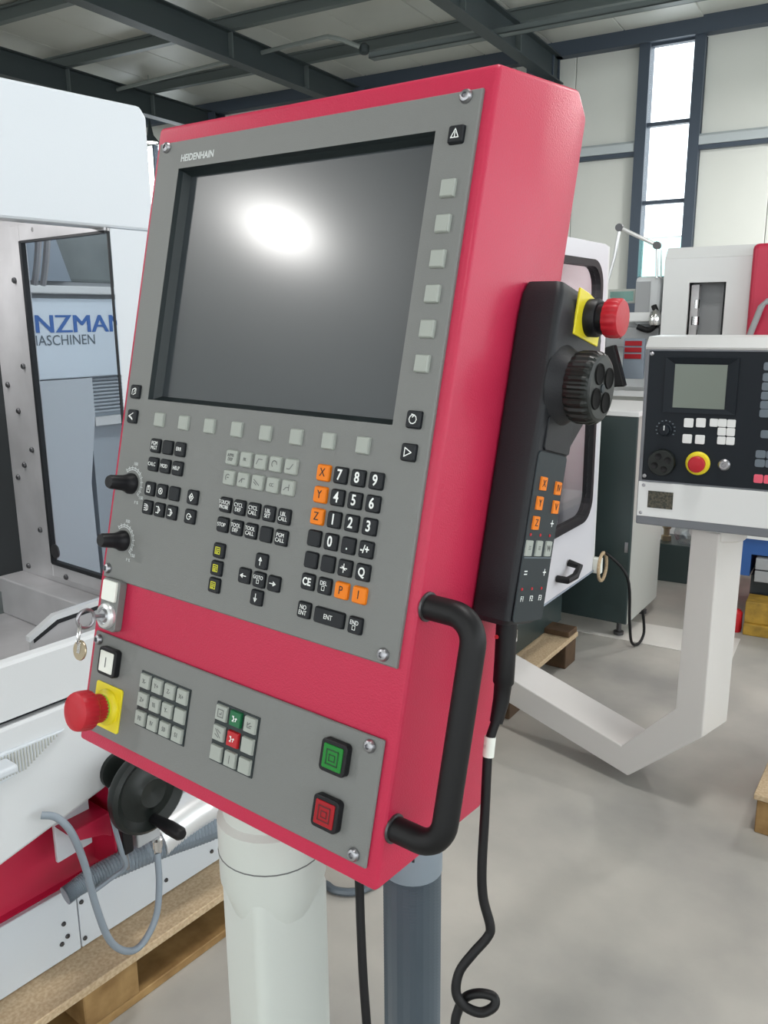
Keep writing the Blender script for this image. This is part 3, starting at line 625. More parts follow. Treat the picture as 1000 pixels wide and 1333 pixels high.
# ------------------------------------------------------------------ white milling machine on the left
d0 = -1.595
LX = Vector((math.sin(R_(38.5)), math.cos(R_(38.5)), 0)); LN = Vector((LX.y, -LX.x, 0))
LMx = frameM(*(LN * d0), 38.5)
lm = empty('milling_machine', LMx, 'large white milling machine enclosure with red base behind the console on the left', 'machine')
SL = 0.10                       # runs on to the left out of view
def lp(name, mb, m, parent=None, **k): return mb.build(name, m, parent or lm, **k)
# door panel with cut-out for the stainless window frame
lp('enclosure_panel', MB().prism([(SL, 1.742), (1.20, 1.742), (1.20, 1.975), (1.185, 1.995), (SL, 1.985)], 0.0, 0.05, 'y'), 'machine_white', bevel=0.006)
lp('enclosure_panel', MB().prism([(1.086, -0.002), (1.20, -0.002), (1.20, 0.05), (1.140, 0.05), (1.090, 0.003)], 0.80, 1.741), 'machine_white')
lp('enclosure_back', MB().box(SL, 1.12, 1.20, 1.25, 0.81, 1.93), 'inner_dark')
# side wall of the open working area with its window, frame and bolts
WS = 1.082
Yg, Zg = (0.004, 0.345), (0.951, 1.735)
side = MB().box(WS, WS + 0.010, 0.0, 0.51, 0.80, Zg[0]).box(WS, WS + 0.010, 0.0, 0.51, Zg[1], 1.741).box(WS, WS + 0.010, 0.051, 0.51, 1.741, 1.93).box(WS, WS + 0.010, Yg[1], 0.51, Zg[0], Zg[1])
fr = lp('window_frame', side, 'stainless')
MB().box(WS - 0.006, WS, Yg[1], 0.388, 0.915, 1.772).box(WS - 0.006, WS, 0.004, Yg[1], 0.915, Zg[0]).box(WS - 0.006, WS, 0.004, Yg[1], Zg[1], 1.772).build('frame_moulding', 'stainless', fr, bevel=0.0015, seg=1)
MB().box(WS - 0.008, WS + 0.004, Yg[1] - 0.007, Yg[1] + 0.003, Zg[0], Zg[1]).box(WS - 0.008, WS + 0.004, 0.0, Yg[1], Zg[0] - 0.003, Zg[0] + 0.007).box(WS - 0.008, WS + 0.004, 0.0, Yg[1], Zg[1] - 0.004, Zg[1] + 0.001).box(WS - 0.002, WS + 0.003, -0.001, 0.002, Zg[0], Zg[1]).build('window_seal', 'seal_black', fr)
MB().box(WS + 0.001, WS + 0.006, 0.0, Yg[1], Zg[0], Zg[1]).build('window_pane', 'pane_machine', fr)
bolt = MB().lathe([(0.0055, 0.0), (0.0055, -0.002), (0.0042, -0.004), (0.0, -0.004)], 10, axis='y').mesh('bolt', 'dark_steel')
bx_ = MB().lathe([(0.0075, 0.0), (0.0075, -0.003), (0.0055, -0.006), (0.0, -0.006)], 10, axis='x').mesh('bolt', 'dark_steel')
for (y, z) in ((0.285, 1.757), (0.384, 1.648), (0.384, 1.445), (0.480, 1.396), (0.441, 1.332), (0.384, 1.239), (0.440, 1.194), (0.478, 1.158), (0.384, 1.032), (0.474, 0.919), (0.283, 0.925)): put('bolt', bx_, fr, (WS - (0.0 if y > 0.4 or z > 1.74 else 0.006), y, z))
lp('inner_wall', MB().box(SL, 1.11, 0.511, 0.53, 0.80, 1.93), 'inner_dark')
lp('bellows_guard', MB().box(0.6, 1.08, 0.50, 0.511, 0.80, 0.86), 'inner_grey')
MB().lathe([(0.0, -0.004), (0.018, -0.004), (0.018, 0.0), (0.0, 0.0)], 18, (WS - 0.004, 0.325, 0.985), 'x').build('pane_knob', 'dark_steel', fr)
hs = MB()
for q in range(2): hs.tube([(1.125 + 0.035 * q, 0.335 + 0.022 * q - 0.0 + 0.05 * (t / 10) ** 2, 1.84 - 0.20 * t / 10) for t in range(11)], 0.008, 8)
lp('coolant_hose', hs, 'stainless')
# stainless ledge and chip tray in the opening
lp('chip_ledge', MB().box(1.012, 1.082, 0.02, 0.51, 0.80, 0.90), 'stainless', bevel=0.004)
lp('chip_tray', MB().box(SL, 1.05, -0.02, 0.51, 0.78, 0.80), 'stainless')
gp = [(0.815, 0.86), (0.815, 0.912), (0.872, 0.942), (1.081, 0.950), (1.081, 0.86)]
cg = lp('splash_plate', MB().prism(gp, -0.008, 0.0, 'y'), 'stainless')
MB().prism([(0.812, 0.905), (0.812, 0.916), (0.872, 0.948), (1.081, 0.956), (1.081, 0.944), (0.876, 0.936)], -0.011, 0.004, 'y').build('splash_edge', 'aluminium', cg)
MB().prism([(0.822, 0.90), (0.822, 0.908), (0.876, 0.936), (1.081, 0.944), (1.081, 0.935), (0.88, 0.926)], -0.0095, -0.008, 'y').build('splash_seal', 'seal_black', cg)
wl_ = lp('fill_lamp', MB().box(0.60, 0.95, 0.40, 0.46, 1.86, 1.90), 'lamp_white')  # unseen box and light added to brighten the working area
ld = bpy.data.lights.new('interior_fill_light', 'AREA'); ld.shape = 'RECTANGLE'; ld.size = 0.34; ld.size_y = 0.05; ld.energy = 5.0
lo_ = bpy.data.objects.new('interior_fill_light', ld); COL.objects.link(lo_); lo_.parent = wl_; lo_.location = (0.775, 0.43, 1.855)
# apron: upper half, lower half with louvred grip panel
ap = lp('apron', MB().prism([(-0.15, 0.826), (-0.15, 0.930), (-0.145, 0.936), (-0.125, 0.936), (-0.12, 0.85), (-0.02, 0.84), (-0.02, 0.826)], SL, 1.06, 'x'), 'machine_white_b')
lp('apron_gap', MB().box(SL, 1.05, -0.135, 0.0, 0.815, 0.826), 'seal_black', ap)
lw = [(SL, 0.385), (0.634, 0.541), (0.868, 0.594), (0.880, 0.604), (0.893, 0.640), (0.905, 0.700), (1.06, 0.72), (1.06, 0.8145), (SL, 0.8145)]
lo = lp('apron', MB().prism(lw, -0.15, -0.03, 'y'), 'machine_white_b', bevel=0.012, seg=3)
vt = [(SL, 0.715), (0.64, 0.708), (0.700, 0.718), (0.745, 0.745), (0.790, 0.766), (0.60, 0.770), (SL, 0.772)]
vp = lp('louvre_panel', MB().prism(vt, -0.157, -0.149, 'y'), 'machine_white', lo, bevel=0.002)
for k in range(26):
    s = 0.62 + 0.0062 * k
    z0 = 0.716 if s < 0.7 else 0.716 + (s - 0.7) * 0.58
    if 0.763 - z0 < 0.004: break
    MB().box(s, s + 0.0026, -0.1585, -0.1565, z0 + 0.002, 0.763).build('louvre', 'cabinet_side', vp)
lp('grip', MB().box(0.58, 0.668, -0.20, -0.157, 0.742, 0.760), 'machine_white', lo, bevel=0.006, seg=3)
# red base and white kick plates
lp('base_casting', MB().prism([(-0.0, 0.14), (-0.0, 0.31), (0.012, 0.315), (0.02, 0.50), (0.10, 0.77), (0.6, 0.77), (0.6, 0.14)], SL, 1.38, 'x'), 'machine_red')
lp('base_rib', MB().prism([(0.80, 0.50), (0.905, 0.50), (0.905, 0.44), (0.885, 0.455), (0.83, 0.47)], -0.10, 0.02, 'y'), 'machine_red', bevel=0.003)
lp('base_column', MB().box(0.925, 1.02, -0.08, 0.05, 0.32, 0.72), 'machine_red', bevel=0.006)
for (a, b_, zt) in ((SL, 0.8525, 0.309), (0.8555, 1.38, 0.300)): lp('kick_plate', MB().box(a, b_, -0.014, 0.0, 0.142, zt), 'machine_white', bevel=0.0015, seg=1)
for (s, z) in ((0.855 + .008, 0.259), (0.816, 0.231), (0.822, 0.195), (0.807, 0.184), (0.863, 0.163), (1.093, 0.180), (1.24, 0.18)): put('bolt', bolt, lm, (s, -0.0145, z))
lp('bracket_plate', MB().prism([(0.80, 0.41), (0.885, 0.415), (0.885, 0.53), (0.80, 0.53)], -0.05, -0.04, 'y'), 'machine_white', bevel=0.002)
put('bolt', bolt, lm, (0.872, -0.0505, 0.445)); put('bolt', bolt, lm, (0.872, -0.0505, 0.475))
lp('side_panel', MB().box(1.03, 1.40, -0.05, 0.02, 0.34, 0.72), 'machine_white', bevel=0.004)
lp('way_cover', MB().tube([(1.02, -0.085, 0.365), (1.12, -0.085, 0.378), (1.40, -0.085, 0.388)], 0.050, 18), 'aluminium')
# corrugated hose along the base
path = spline([(0.790, -0.085, 0.352), (0.86, -0.09, 0.362), (1.02, -0.10, 0.352), (1.20, -0.11, 0.330), (1.40, -0.11, 0.325)], 40)
lp('corrugated_hose', MB().tube(path, [(0.0175 if i % 2 else 0.0205) * (1 + 0.75 * min(1, max(0, (i - 20) / 90))) for i in range(len(path))], 14, smooth=False), 'hose_light')
# hand wheel with crank and its bracket
wc = (0.908, 0.606)
hw = lp('crank_wheel', MB().lathe([(0.0, -0.255), (0.030, -0.262), (0.042, -0.250), (0.066, -0.246), (0.082, -0.258), (0.090, -0.252), (0.092, -0.240), (0.086, -0.228), (0.030, -0.232), (0.022, -0.15), (0.0, -0.15)], 36, (wc[0], 0, wc[1]), 'y'), 'wheel_plastic')
lp('crank_grip', MB().lathe([(0.0, -0.24), (0.011, -0.245), (0.0115, -0.27), (0.0145, -0.30), (0.014, -0.335), (0.010, -0.342), (0.0, -0.343)], 16, (wc[0] + 0.005, 0, wc[1] - 0.066), 'y'), 'rubber', hw)
lp('wheel_bearing', MB().lathe([(0.0, -0.02), (0.040, -0.02), (0.040, -0.16), (0.030, -0.165), (0.0, -0.165)], 24, (wc[0] - 0.01, 0, wc[1] + 0.02), 'y'), 'wheel_plastic')
lp('limit_switch', MB().box(0.925, 0.985, -0.165, -0.10, 0.425, 0.53), 'steel', bevel=0.004).data.materials.__setitem__(0, MATS['bench_grey'])
lp('switch_plug', MB().box(0.887, 0.912, -0.17, -0.14, 0.43, 0.55), 'rubber', bevel=0.004)
lp('cable_gland', MB().lathe([(0.010, 0.392), (0.010, 0.404), (0.013, 0.406), (0.013, 0.424), (0.009, 0.428)], 12, (0.972, -0.165, 0)), 'chrome')
lp('switch_cable', MB().tube(spline([(0.715, -0.17, 0.618), (0.738, -0.185, 0.607), (0.757, -0.20, 0.569), (0.777, -0.20, 0.488), (0.793, -0.20, 0.380), (0.816, -0.20, 0.284), (0.853, -0.20, 0.232), (0.891, -0.20, 0.224), (0.931, -0.20, 0.266), (0.953, -0.19, 0.33), (0.968, -0.17, 0.392)], 6), 0.0075, 10), 'hose_light')
lp('thin_cable', MB().tube(spline([(0.875, -0.16, 0.60), (0.870, -0.165, 0.53), (0.882, -0.165, 0.45), (0.893, -0.16, 0.40), (0.870, -0.14, 0.375), (0.838, -0.12, 0.352)], 6), 0.0055, 8), 'hose_light')
lp('thin_cable', MB().tube([(0.899, -0.155, 0.44), (0.902, -0.155, 0.385)], 0.004, 8), 'steel')

# second machine behind, seen through the side window: grey housing, name board, bellows
b2 = empty('machining_centre', LMx, 'white machine with blue lettering seen through the left machine window', 'machine')
RY = (R_(90), 0, 0)
MB().box(1.30, 1.86, 1.02, 1.60, 1.68, 1.98).build('upper_housing', 'inner_grey', b2, bevel=0.01)
MB().prism([(1.44, 1.68), (1.60, 1.68), (1.545, 1.85), (1.44, 1.85)], 0.99, 1.02, 'y').build('inspection_cover', 'flange_blue', b2)
MB().box(1.30, 1.86, 0.98, 1.03, 1.640, 1.666).build('guide_rail', 'strip_white', b2, bevel=0.004)
MB().box(1.30, 1.86, 1.03, 1.60, 1.62, 1.68).build('gap_panel', 'timber', b2).data.materials[0] = MATS['bench_grey']
bd = MB().box(1.30, 1.86, 1.0, 1.60, 1.365, 1.626).build('name_board', 'sheet_white', b2, bevel=0.004)
text('lettering', 'KUNZMANN', 0.082, 'print_blue', bd, (1.602, 0.9985, 1.541), RY, sx=1.16)
text('lettering', 'KUNZMANN', 0.082, 'print_blue', bd, (1.6065, 0.9984, 1.541), RY, sx=1.16)
text('lettering', 'MASCHINEN', 0.047, 'print_slate', bd, (1.556, 0.9985, 1.490), RY, sx=0.92)
MB().prism([(1.30, 0.5), (1.62, 0.5), (1.615, 1.0), (1.652, 1.23), (1.652, 1.362), (1.30, 1.362)], 1.0, 1.60, 'y').build('front_panel', 'machine_white', b2)
bl = MB().box(1.652, 1.86, 1.03, 1.60, 0.5, 1.362).build('bellows_cover', 'bellows', b2)
rb = MB().box(1.652, 1.86, 1.012, 1.03, 0, 0.0085).mesh('bellows_fold', 'bellows', 0.003, 1)
for q in range(10): put('bellows_fold', rb, bl, (0, 0, 1.238 + 0.0124 * q))
MB().box(1.652, 1.86, 1.0, 1.03, 1.195, 1.225).build('bellows_rail', 'strip_white', bl)
MB().box(1.35, 1.82, 1.05, 1.55, 0.0, 0.5).build('base', 'cabinet_side', b2)

# pallet with chipboard top under that machine
pl = empty('wooden_pallet', LMx, 'chipboard-topped wooden pallet under the white milling machine', 'pallet', 'pallets under machines')
MB().box(0.0, 1.60, -0.125, 1.0, 0.118, 0.1395).build('top_board', 'chipboard', pl, bevel=0.002, seg=1)
bk = MB().box(-0.07, 0.07, 0, 0.10, 0.022, 0.118).mesh('block', 'timber', 0.003, 1)
for s in (0.12, 0.86, 1.45):
    for y in (-0.115, 0.45, 0.88): put('block', bk, pl, (s, y, 0))
bb = MB().box(0.0, 1.60, 0, 0.10, 0.0, 0.022).mesh('bottom_board', 'timber', 0.002, 1)
for y in (-0.115, 0.45, 0.88): put('bottom_board', bb, pl, (0, y, 0))
# ------------------------------------------------------------------ small control console on a swan-neck arm (right)
AMx = frameM(0.815, 2.546, 0.0, 138)          # x along the arm plane, y in depth
RMx = frameM(0.945, 2.35, 1.0, 120)           # panel frame, z from the panel's base line
rc = empty('swing_arm_console', AMx, 'dark grey control panel with yellow-red stop button on pale swan-neck arm', 'console')
AI = AMx.inverted(); PR = AI @ RMx
K = 0.165
armp = [(-0.03, 0.139), (-0.78, 0.272), (-0.78, 0.166), (0.0, 0.040), (0.247, 0.278), (0.247, 0.93), (0.160, 0.93), (0.152, 0.340)]
MB().prism(armp, 0.0, K, 'y').build('swan_neck_arm', 'arm_paint', rc, bevel=0.004, seg=2)
MB().lathe([(0.078, 0.90), (0.082, 0.905), (0.082, 0.985), (0.076, 0.99), (0.076, 1.0)], 32, (0.203, 0.083, 0)).build('swivel_collar', 'arm_paint', rc)
def rp(name, mb, m, parent=None, **k):
    o = mb.build(name, m, parent or rc, **k)
    if parent is None: o.matrix_local = PR
    return o
RW = 0.37
hsg = rp('panel_housing', MB().prism([(0.0, -0.060), (0.0, 0.462), (0.035, 0.492), (0.20, 0.492), (0.22, 0.46), (0.22, -0.060)], -0.212, RW, 'x'), 'console_grey', bevel=0.006, seg=3)
rp('top_highlight', MB().prism([(-0.002, 0.466), (0.033, 0.4945), (0.20, 0.4965), (0.20, 0.490), (0.035, 0.488), (0.0, 0.460)], -0.212, RW, 'x'), 'aluminium', hsg)  # bright strip stands in for the highlight along the top edge
fc = rp('panel_face', MB().box(-0.200, RW - 0.01, -0.004, 0.004, 0.078, 0.456), 'console_face', hsg, bevel=0.001, seg=1)
rp('label_strip', MB().box(-0.208, RW - 0.005, -0.006, 0.004, -0.032, 0.0725), 'strip_white', hsg, bevel=0.001, seg=1)
rp('speaker_grille', MB().box(-0.178, -0.106, -0.0075, 0.0, -0.004, 0.047), 'vent_mesh', hsg)
rp('screen_surround', MB().rings([[(x, y, z) for (x, z) in ((-0.152, .282), (.044, .282), (.044, .438), (-0.152, .438))] for y in (-0.004, -0.010)] + [[(x, -0.003, z) for (x, z) in ((-0.124, .298), (.012, .298), (.012, .417), (-0.124, .417))]], cap0=False, cap1=False), 'console_face', hsg)
rp('lcd_screen', MB().box(-0.126, 0.014, -0.0055, 0.0, 0.296, 0.419), 'lcd', hsg)
for (x, z) in ((-0.193, 0.447), (-0.193, 0.090), (-0.193, 0.062), (-0.197, -0.022)):
    MB().lathe([(0.006, -0.004), (0.006, -0.0055), (0.003, -0.008), (0.0, -0.008)], 10, (x, 0, z), 'y').build('screw', 'steel', hsg)
kn = MB().lathe([(0.020, -0.004), (0.019, -0.012), (0.016, -0.014), (0.014, -0.026), (0.0, -0.027)], 20, (-0.141, 0, 0.231), 'y').build('selector_knob', 'console_face', hsg)
MB().box(-0.1425, -0.1395, -0.028, -0.0268, 0.231, 0.245).build('pointer', 'print_silver', kn)
kp = MB()
for a in range(-30, 211, 24): kp.box(-0.141 + 0.026 * math.cos(R_(a)) - .002, -0.141 + 0.026 * math.cos(R_(a)) + .002, -0.0046, -0.004, 0.231 + 0.026 * math.sin(R_(a)) - .0015, 0.231 + 0.026 * math.sin(R_(a)) + .0015)
kp.build('dial_print', 'print_slate', kn)
hw2 = MB().lathe([(0.039, -0.004), (0.039, -0.018), (0.036, -0.022), (0.0, -0.022)], 28, (-0.144, 0, 0.135), 'y').build('hand_wheel', 'wheel_plastic', hsg)
for a in (25, 115, 205, 295): MB().lathe([(0.0098, -0.0222), (0.0098, -0.0236), (0.008, -0.0226), (0.0, -0.0224)], 14, (-0.144 + 0.020 * math.cos(R_(a)), 0, 0.135 + 0.020 * math.sin(R_(a))), 'y').build('finger_recess', 'rubber', hw2)
e3 = MB().lathe([(0.022, -0.010), (0.0235, -0.022), (0.0235, -0.030), (0.020, -0.034), (0.0, -0.036)], 28, (-0.045, 0, 0.139), 'y').build('emergency_stop_button', 'mushroom_red', hsg)
MB().lathe([(0.034, -0.004), (0.034, -0.007), (0.030, -0.012), (0.022, -0.013)], 28, (-0.045, 0, 0.139), 'y').build('yellow_ring', 'yellow', e3)
MB().lathe([(0.0165, -0.004), (0.0165, -0.008), (0.012, -0.013), (0.006, -0.013), (0.005, -0.010), (0.0, -0.010)], 20, (0.026, 0, 0.140), 'y').build('key_lock', 'steel', hsg)
kq = MB().prism(rrect(0.026, 0.026, 0.003, 2), -0.008, -0.004, 'y').mesh('key', 'strip_white', 0.001, 1)
kq2 = MB().prism(rrect(0.0225, 0.0225, 0.003, 2), -0.0075, -0.004, 'y').mesh('key', 'strip_white', 0.001, 1)
kd = MB().prism(rrect(0.026, 0.022, 0.005, 3), -0.0055, -0.004, 'y').mesh('key', 'print_slate', 0.0008, 1)
kr_ = MB().prism(rrect(0.024, 0.024, 0.004, 3), -0.0055, -0.004, 'y').mesh('key', 'lens_red', 0.0008, 1)
pink = mat('key_pink', (0.75, 0.10, 0.16), 0.4)
for (x, z) in ((-0.078, .254), (-0.045, .256), (-0.079, .208), (-0.044, .208)): put('key', kq, hsg, (x, 0, z))
for (x, z) in ((-0.010, .258), (0.0125, .2585), (0.036, .258), (0.0125, .234), (0.036, .234), (0.0135, .209), (0.037, .209)): put('key', kq2, hsg, (x, 0, z))
for z in (0.417, 0.388, 0.363, 0.338, 0.313, 0.290):
    for x in (0.118, 0.147): put('key', kd, hsg, (x, 0, z))
for (x, z) in ((0.126, 0.233), (0.118, 0.177), (0.145, 0.177), (0.118, 0.152), (0.145, 0.152), (0.20, .233), (0.26, .233), (0.20, .177), (0.26, .177), (0.20, .39), (0.23, .39), (0.26, .39), (0.20, .34), (0.23, .34), (0.26, .34)): put('key', kd, hsg, (x, 0, z))
kr_.materials[0] = MATS['key_pink']
for x in (0.118, 0.144): put('key', kr_, hsg, (x, 0, 0.108))

# ------------------------------------------------------------------ grinding machine with rounded window, behind
S2 = Vector((math.sin(R_(34)), math.cos(R_(34)), 0)); N2 = Vector((S2.y, -S2.x, 0)); d2 = -1.292
M2 = frameM(*(N2 * d2), 34)
m2 = empty('grinding_machine', M2, 'pale enclosed machine with black-rimmed rounded door window behind the handwheel unit', 'machine')
# door sheet with rounded window opening
wo = rrect(0.80, 1.125, 0.11, 6, 3.19, 1.222)
def ringloft(outer, inner, y0, y1):
    n = len(inner); return MB().rings([[(p[0], y0, p[1]) for p in outer], [(p[0], y0, p[1]) for p in inner], [(p[0], y1, p[1]) for p in inner], [(p[0], y1, p[1]) for p in outer]], closed=True)
def outer_for(inner, x0, x1, z0, z1, cx, cz):
    out = []
    for (x, z) in inner:
        dx, dz = x - cx, z - cz
        t = min(((x1 - cx) / dx if dx > 0 else (x0 - cx) / dx) if abs(dx) > 1e-9 else 1e9, ((z1 - cz) / dz if dz > 0 else (z0 - cz) / dz) if abs(dz) > 1e-9 else 1e9)
        out.append((cx + dx * t, cz + dz * t))
    return out
ou = outer_for(wo, 2.10, 3.665, 0.392, 1.855, 3.19, 1.222)
ringloft(ou, wo, 0.0, 0.03).build('door', 'door_pale', m2)
MB().box(3.66, 3.70, 0.005, 0.6, 0.40, 1.85).build('door_edge', 'strip_white', m2, bevel=0.004)
wi = rrect(0.745, 1.07, 0.095, 6, 3.19, 1.222)
ringloft(wo, wi, -0.012, 0.03).build('window_seal', 'seal_black', m2)
MB().prism(wi, 0.008, 0.012, 'y').build('window_pane', 'pane_grey', m2)
MB().box(2.10, 3.66, 0.30, 0.33, 0.4, 1.80).build('inner_wall', 'strip_white', m2)
wk = MB().box(2.9, 3.4, 0.10, 0.16, 1.82, 1.85).build('fill_lamp', 'lamp_white', m2)  # added fill, lifts the interior behind the window; no lamp seen there
ld = bpy.data.lights.new('interior_fill_light', 'AREA'); ld.shape = 'RECTANGLE'; ld.size = 0.5; ld.size_y = 0.05; ld.energy = 4.5
lo_ = bpy.data.objects.new('interior_fill_light', ld); COL.objects.link(lo_); lo_.parent = wk; lo_.location = (3.15, 0.13, 1.815)
MB().box(3.30, 3.60, 0.15, 0.295, 0.60, 0.98).build('inner_guard', 'strip_white', m2, bevel=0.02)
MB().box(2.6, 3.64, 0.24, 0.295, 1.15, 1.80).build('inner_guard', 'guard_pink', m2, bevel=0.01)
MB().prism([(0.0, 0.392), (-0.004, 0.385), (0.07, 0.33), (0.10, 0.33), (0.10, 0.392)], 2.1, 3.70, 'x').build('door_flange', 'flange_blue', m2)
MB().box(2.0, 3.60, 0.12, 1.1, 0.142, 0.392).build('base', 'cabinet_dark', m2)
MB().tube([(3.22, -0.004, 0.470), (3.22, -0.05, 0.470), (3.30, -0.055, 0.470), (3.345, -0.055, 0.50), (3.345, -0.004, 0.51)], 0.016, 8).build('door_handle', 'rubber', m2)
MB().box(3.675, 3.705, -0.035, 0.006, 0.375, 0.45).build('cable_clip', 'lamp_white', m2, bevel=0.004)
MB().tube([(3.72 + 0.055 * math.cos(t / 20 * 2 * math.pi), -0.028, 0.40 + 0.068 * math.sin(t / 20 * 2 * math.pi)) for t in range(20)], 0.008, 8, closed=True).build('cable_coil', 'chipboard', m2)
MB().tube(spline([(3.735, -0.03, 0.47), (3.75, -0.14, 0.36), (3.76, -0.16, 0.14), (3.78, -0.17, 0.03), (3.83, -0.19, -0.0 + 0.012), (3.87, -0.20, 0.06), (3.86, -0.19, 0.17)], 6), 0.007, 8).build('cable', 'rubber', m2)
# pallet under it
p2 = empty('wooden_pallet', M2, 'wooden pallet under the pale machine with rounded window', 'pallet', 'pallets under machines')
MB().box(2.2, 3.50, -0.005, 1.2, 0.118, 0.14).build('top_board', 'chipboard', p2, bevel=0.002, seg=1)
bk2 = MB().box(-0.06, 0.06, 0, 0.10, 0.0, 0.118).mesh('block', 'timber_dark', 0.003, 1)
for s in (2.3, 2.85, 3.43):
    for y in (0.0, 0.55, 1.08): put('block', bk2, p2, (s, y, 0))
MB().box(3.40, 3.50, 0.0, 1.2, 0.14, 0.165).build('shaded_end_plank', 'timber_dark', p2, bevel=0.003, seg=1)  # dark timber whose tone also takes in shade from the machine above
# switch cabinet
cb = empty('switch_cabinet', M2, 'dark green-grey switch cabinet with white top between handwheel unit and right console', 'cabinet')
MB().box(3.86, 4.36, -0.116, 0.40, 0.08, 1.10).build('body', 'cabinet_side', cb, bevel=0.004)
MB().box(3.845, 3.862, -0.118, 0.40, 0.085, 1.10).build('door', 'cabinet_dark', cb, bevel=0.006)
MB().box(3.84, 4.37, -0.122, 0.41, 1.10, 1.125).build('top_cover', 'strip_white', cb, bevel=0.004)
MB().box(3.842, 3.848, -0.105, -0.090, 0.45, 0.50).build('lock', 'steel', cb)
for s in (3.92, 4.30):
    for y in (-0.06, 0.34): MB().lathe([(0.025, 0.0), (0.025, 0.02), (0.012, 0.022), (0.012, 0.085)], 10, (s, y, 0)).build('foot', 'dark_steel', cb)

# ------------------------------------------------------------------ machines further back
def H(a, b, z=0): return HALL @ Matrix.Translation((a, b, z))
wm = empty('lathe_machine', H(0, 0), 'white machine with narrow window slot and red side behind the small console', 'machine')
D = 5.5
MB().box(-1.165, -1.012, D, D + 0.03, 0.1, 1.895).box(-0.80, -0.655, D, D + 0.03, 0.1, 1.895).box(-1.012, -0.80, D, D + 0.03, 0.1, 1.0).box(-1.012, -0.80, D, D + 0.03, 1.752, 1.895).build('front_panel', 'strip_white', wm)
MB().prism([(D, 1.8955), (D + 0.07, 1.965), (D + 1.0, 1.965), (D + 1.0, 1.8955)], -1.165, -0.655, 'x').build('top_cover', 'strip_white', wm)
MB().box(-1.165, -1.14, D + 0.03, D + 1.0, 0.1, 1.89).build('side_panel', 'machine_white_b', wm)
MB().box(-1.165, 0.6, D + 0.9, D + 1.0, 0.1, 1.89).build('back_panel', 'inner_grey', wm)
MB().box(-0.655, 0.6, D - 0.12, D + 0.9, 0.1, 1.955).build('red_housing', 'machine_red', wm, bevel=0.03, seg=3)
MB().box(-1.012, -0.80, D + 0.15, D + 0.2, 0.8, 1.80).build('inner_wall', 'bench_grey', wm)
MB().box(-0.815, -0.80, D + 0.03, D + 0.16, 0.9, 1.752).build('slot_edge', 'seal_black', wm)
for (z, r) in ((1.60, 0.022), (1.50, 0.028), (1.42, 0.02)): MB().lathe([(0.0, 0.0), (r, 0.0), (r, 0.05), (0.0, 0.06)], 14, (-0.975, D + 0.07, z)).build('spindle_part', 'chrome', wm)
MB().box(-1.005, -0.96, D + 0.05, D + 0.12, 0.9, 1.74).build('spindle_column', 'stainless', wm)
MB().tube([(-0.64, D - 0.20, 1.38), (-0.575, D - 0.20, 1.60), (-0.55, D - 0.20, 1.63), (0.2, D - 0.20, 1.63)], 0.018, 10).build('hand_rail', 'bench_grey', wm)
MB().box(-1.15, 0.55, D + 0.05, D + 0.9, 0, 0.1).build('base', 'cabinet_dark', wm)
# milling machine with lamp arm
mm = empty('tool_mill', H(0, 0), 'small white tool mill with articulated lamp arm in front of the tall window', 'machine')
D = 5.6
MB().box(-1.36, -1.20, D + 0.0, D + 0.5, 1.50, 1.80).build('head', 'machine_white_b', mm, bevel=0.02, seg=2)
MB().box(-1.355, -1.265, D - 0.006, D, 1.58, 1.77).build('head_cover', 'bench_grey', mm)
MB().box(-1.60, -1.20, D + 0.2, D + 0.7, 0.0, 1.52).build('column', 'machine_white_b', mm, bevel=0.02, seg=2)
MB().box(-1.56, -1.38, D + 0.1, D + 0.21, 1.64, 1.73).build('readout', 'cabinet_side', mm, bevel=0.004)
MB().box(-1.545, -1.395, D + 0.094, D + 0.1, 1.655, 1.715).build('readout_display', 'pane_green', mm)
MB().box(-1.56, -1.20, D - 0.05, D + 0.1, 1.52, 1.58).build('arm_cover', 'strip_white', mm, bevel=0.01)
MB().tube(spline([(-1.23, D - 0.03, 1.62), (-1.20, D - 0.05, 1.54), (-1.24, D - 0.05, 1.47), (-1.32, D - 0.05, 1.49)], 6), 0.018, 10).build('flexible_hose', 'rubber', mm)
MB().lathe([(0.0, 1.50), (0.035, 1.50), (0.045, 1.54), (0.03, 1.58), (0.0, 1.60)], 16, (-1.21, D - 0.06, 0)).build('spindle_nose', 'chrome', mm)
MB().box(-1.55, -1.19, D - 0.02, D + 0.2, 1.36, 1.485).build('knee', 'bench_grey', mm, bevel=0.005)
MB().box(-1.62, -1.18, D - 0.12, D + 0.3, 1.05, 1.09).build('table', 'strip_white', mm, bevel=0.004)
MB().box(-1.50, -1.20, D - 0.05, D + 0.25, 0.0, 1.05).build('pedestal', 'cabinet_side', mm)
la = MB().tube([(-1.555, D - 0.02, 1.70), (-1.50, D - 0.02, 1.92), (-1.475, D - 0.02, 2.105)], 0.011, 8).build('lamp_arm', 'aluminium', mm)
MB().tube([(-1.475, D - 0.02, 2.105), (-1.235, D - 0.02, 1.985)], 0.012, 8).build('lamp_arm_upper', 'aluminium', la)
MB().tube([(-1.235, D - 0.02, 1.985), (-1.225, D - 0.02, 1.79)], 0.009, 8).tube([(-1.21, D - 0.02, 1.96), (-1.20, D - 0.02, 1.79)], 0.006, 8).build('lamp_arm_lower', 'aluminium', la)
for p in ((-1.475, 2.105), (-1.235, 1.985)): MB().lathe([(0.0, -0.02), (0.024, -0.02), (0.024, 0.02), (0.0, 0.02)], 12, (p[0], D - 0.02, p[1]), 'y').build('joint_knob', 'dark_steel', la)
MB().lathe([(0.0, 0.03), (0.04, 0.025), (0.075, 0.0), (0.07, -0.005), (0.0, 0.0)], 18, (-1.56, D - 0.06, 1.615)).build('lamp_head', 'lamp_white', la)
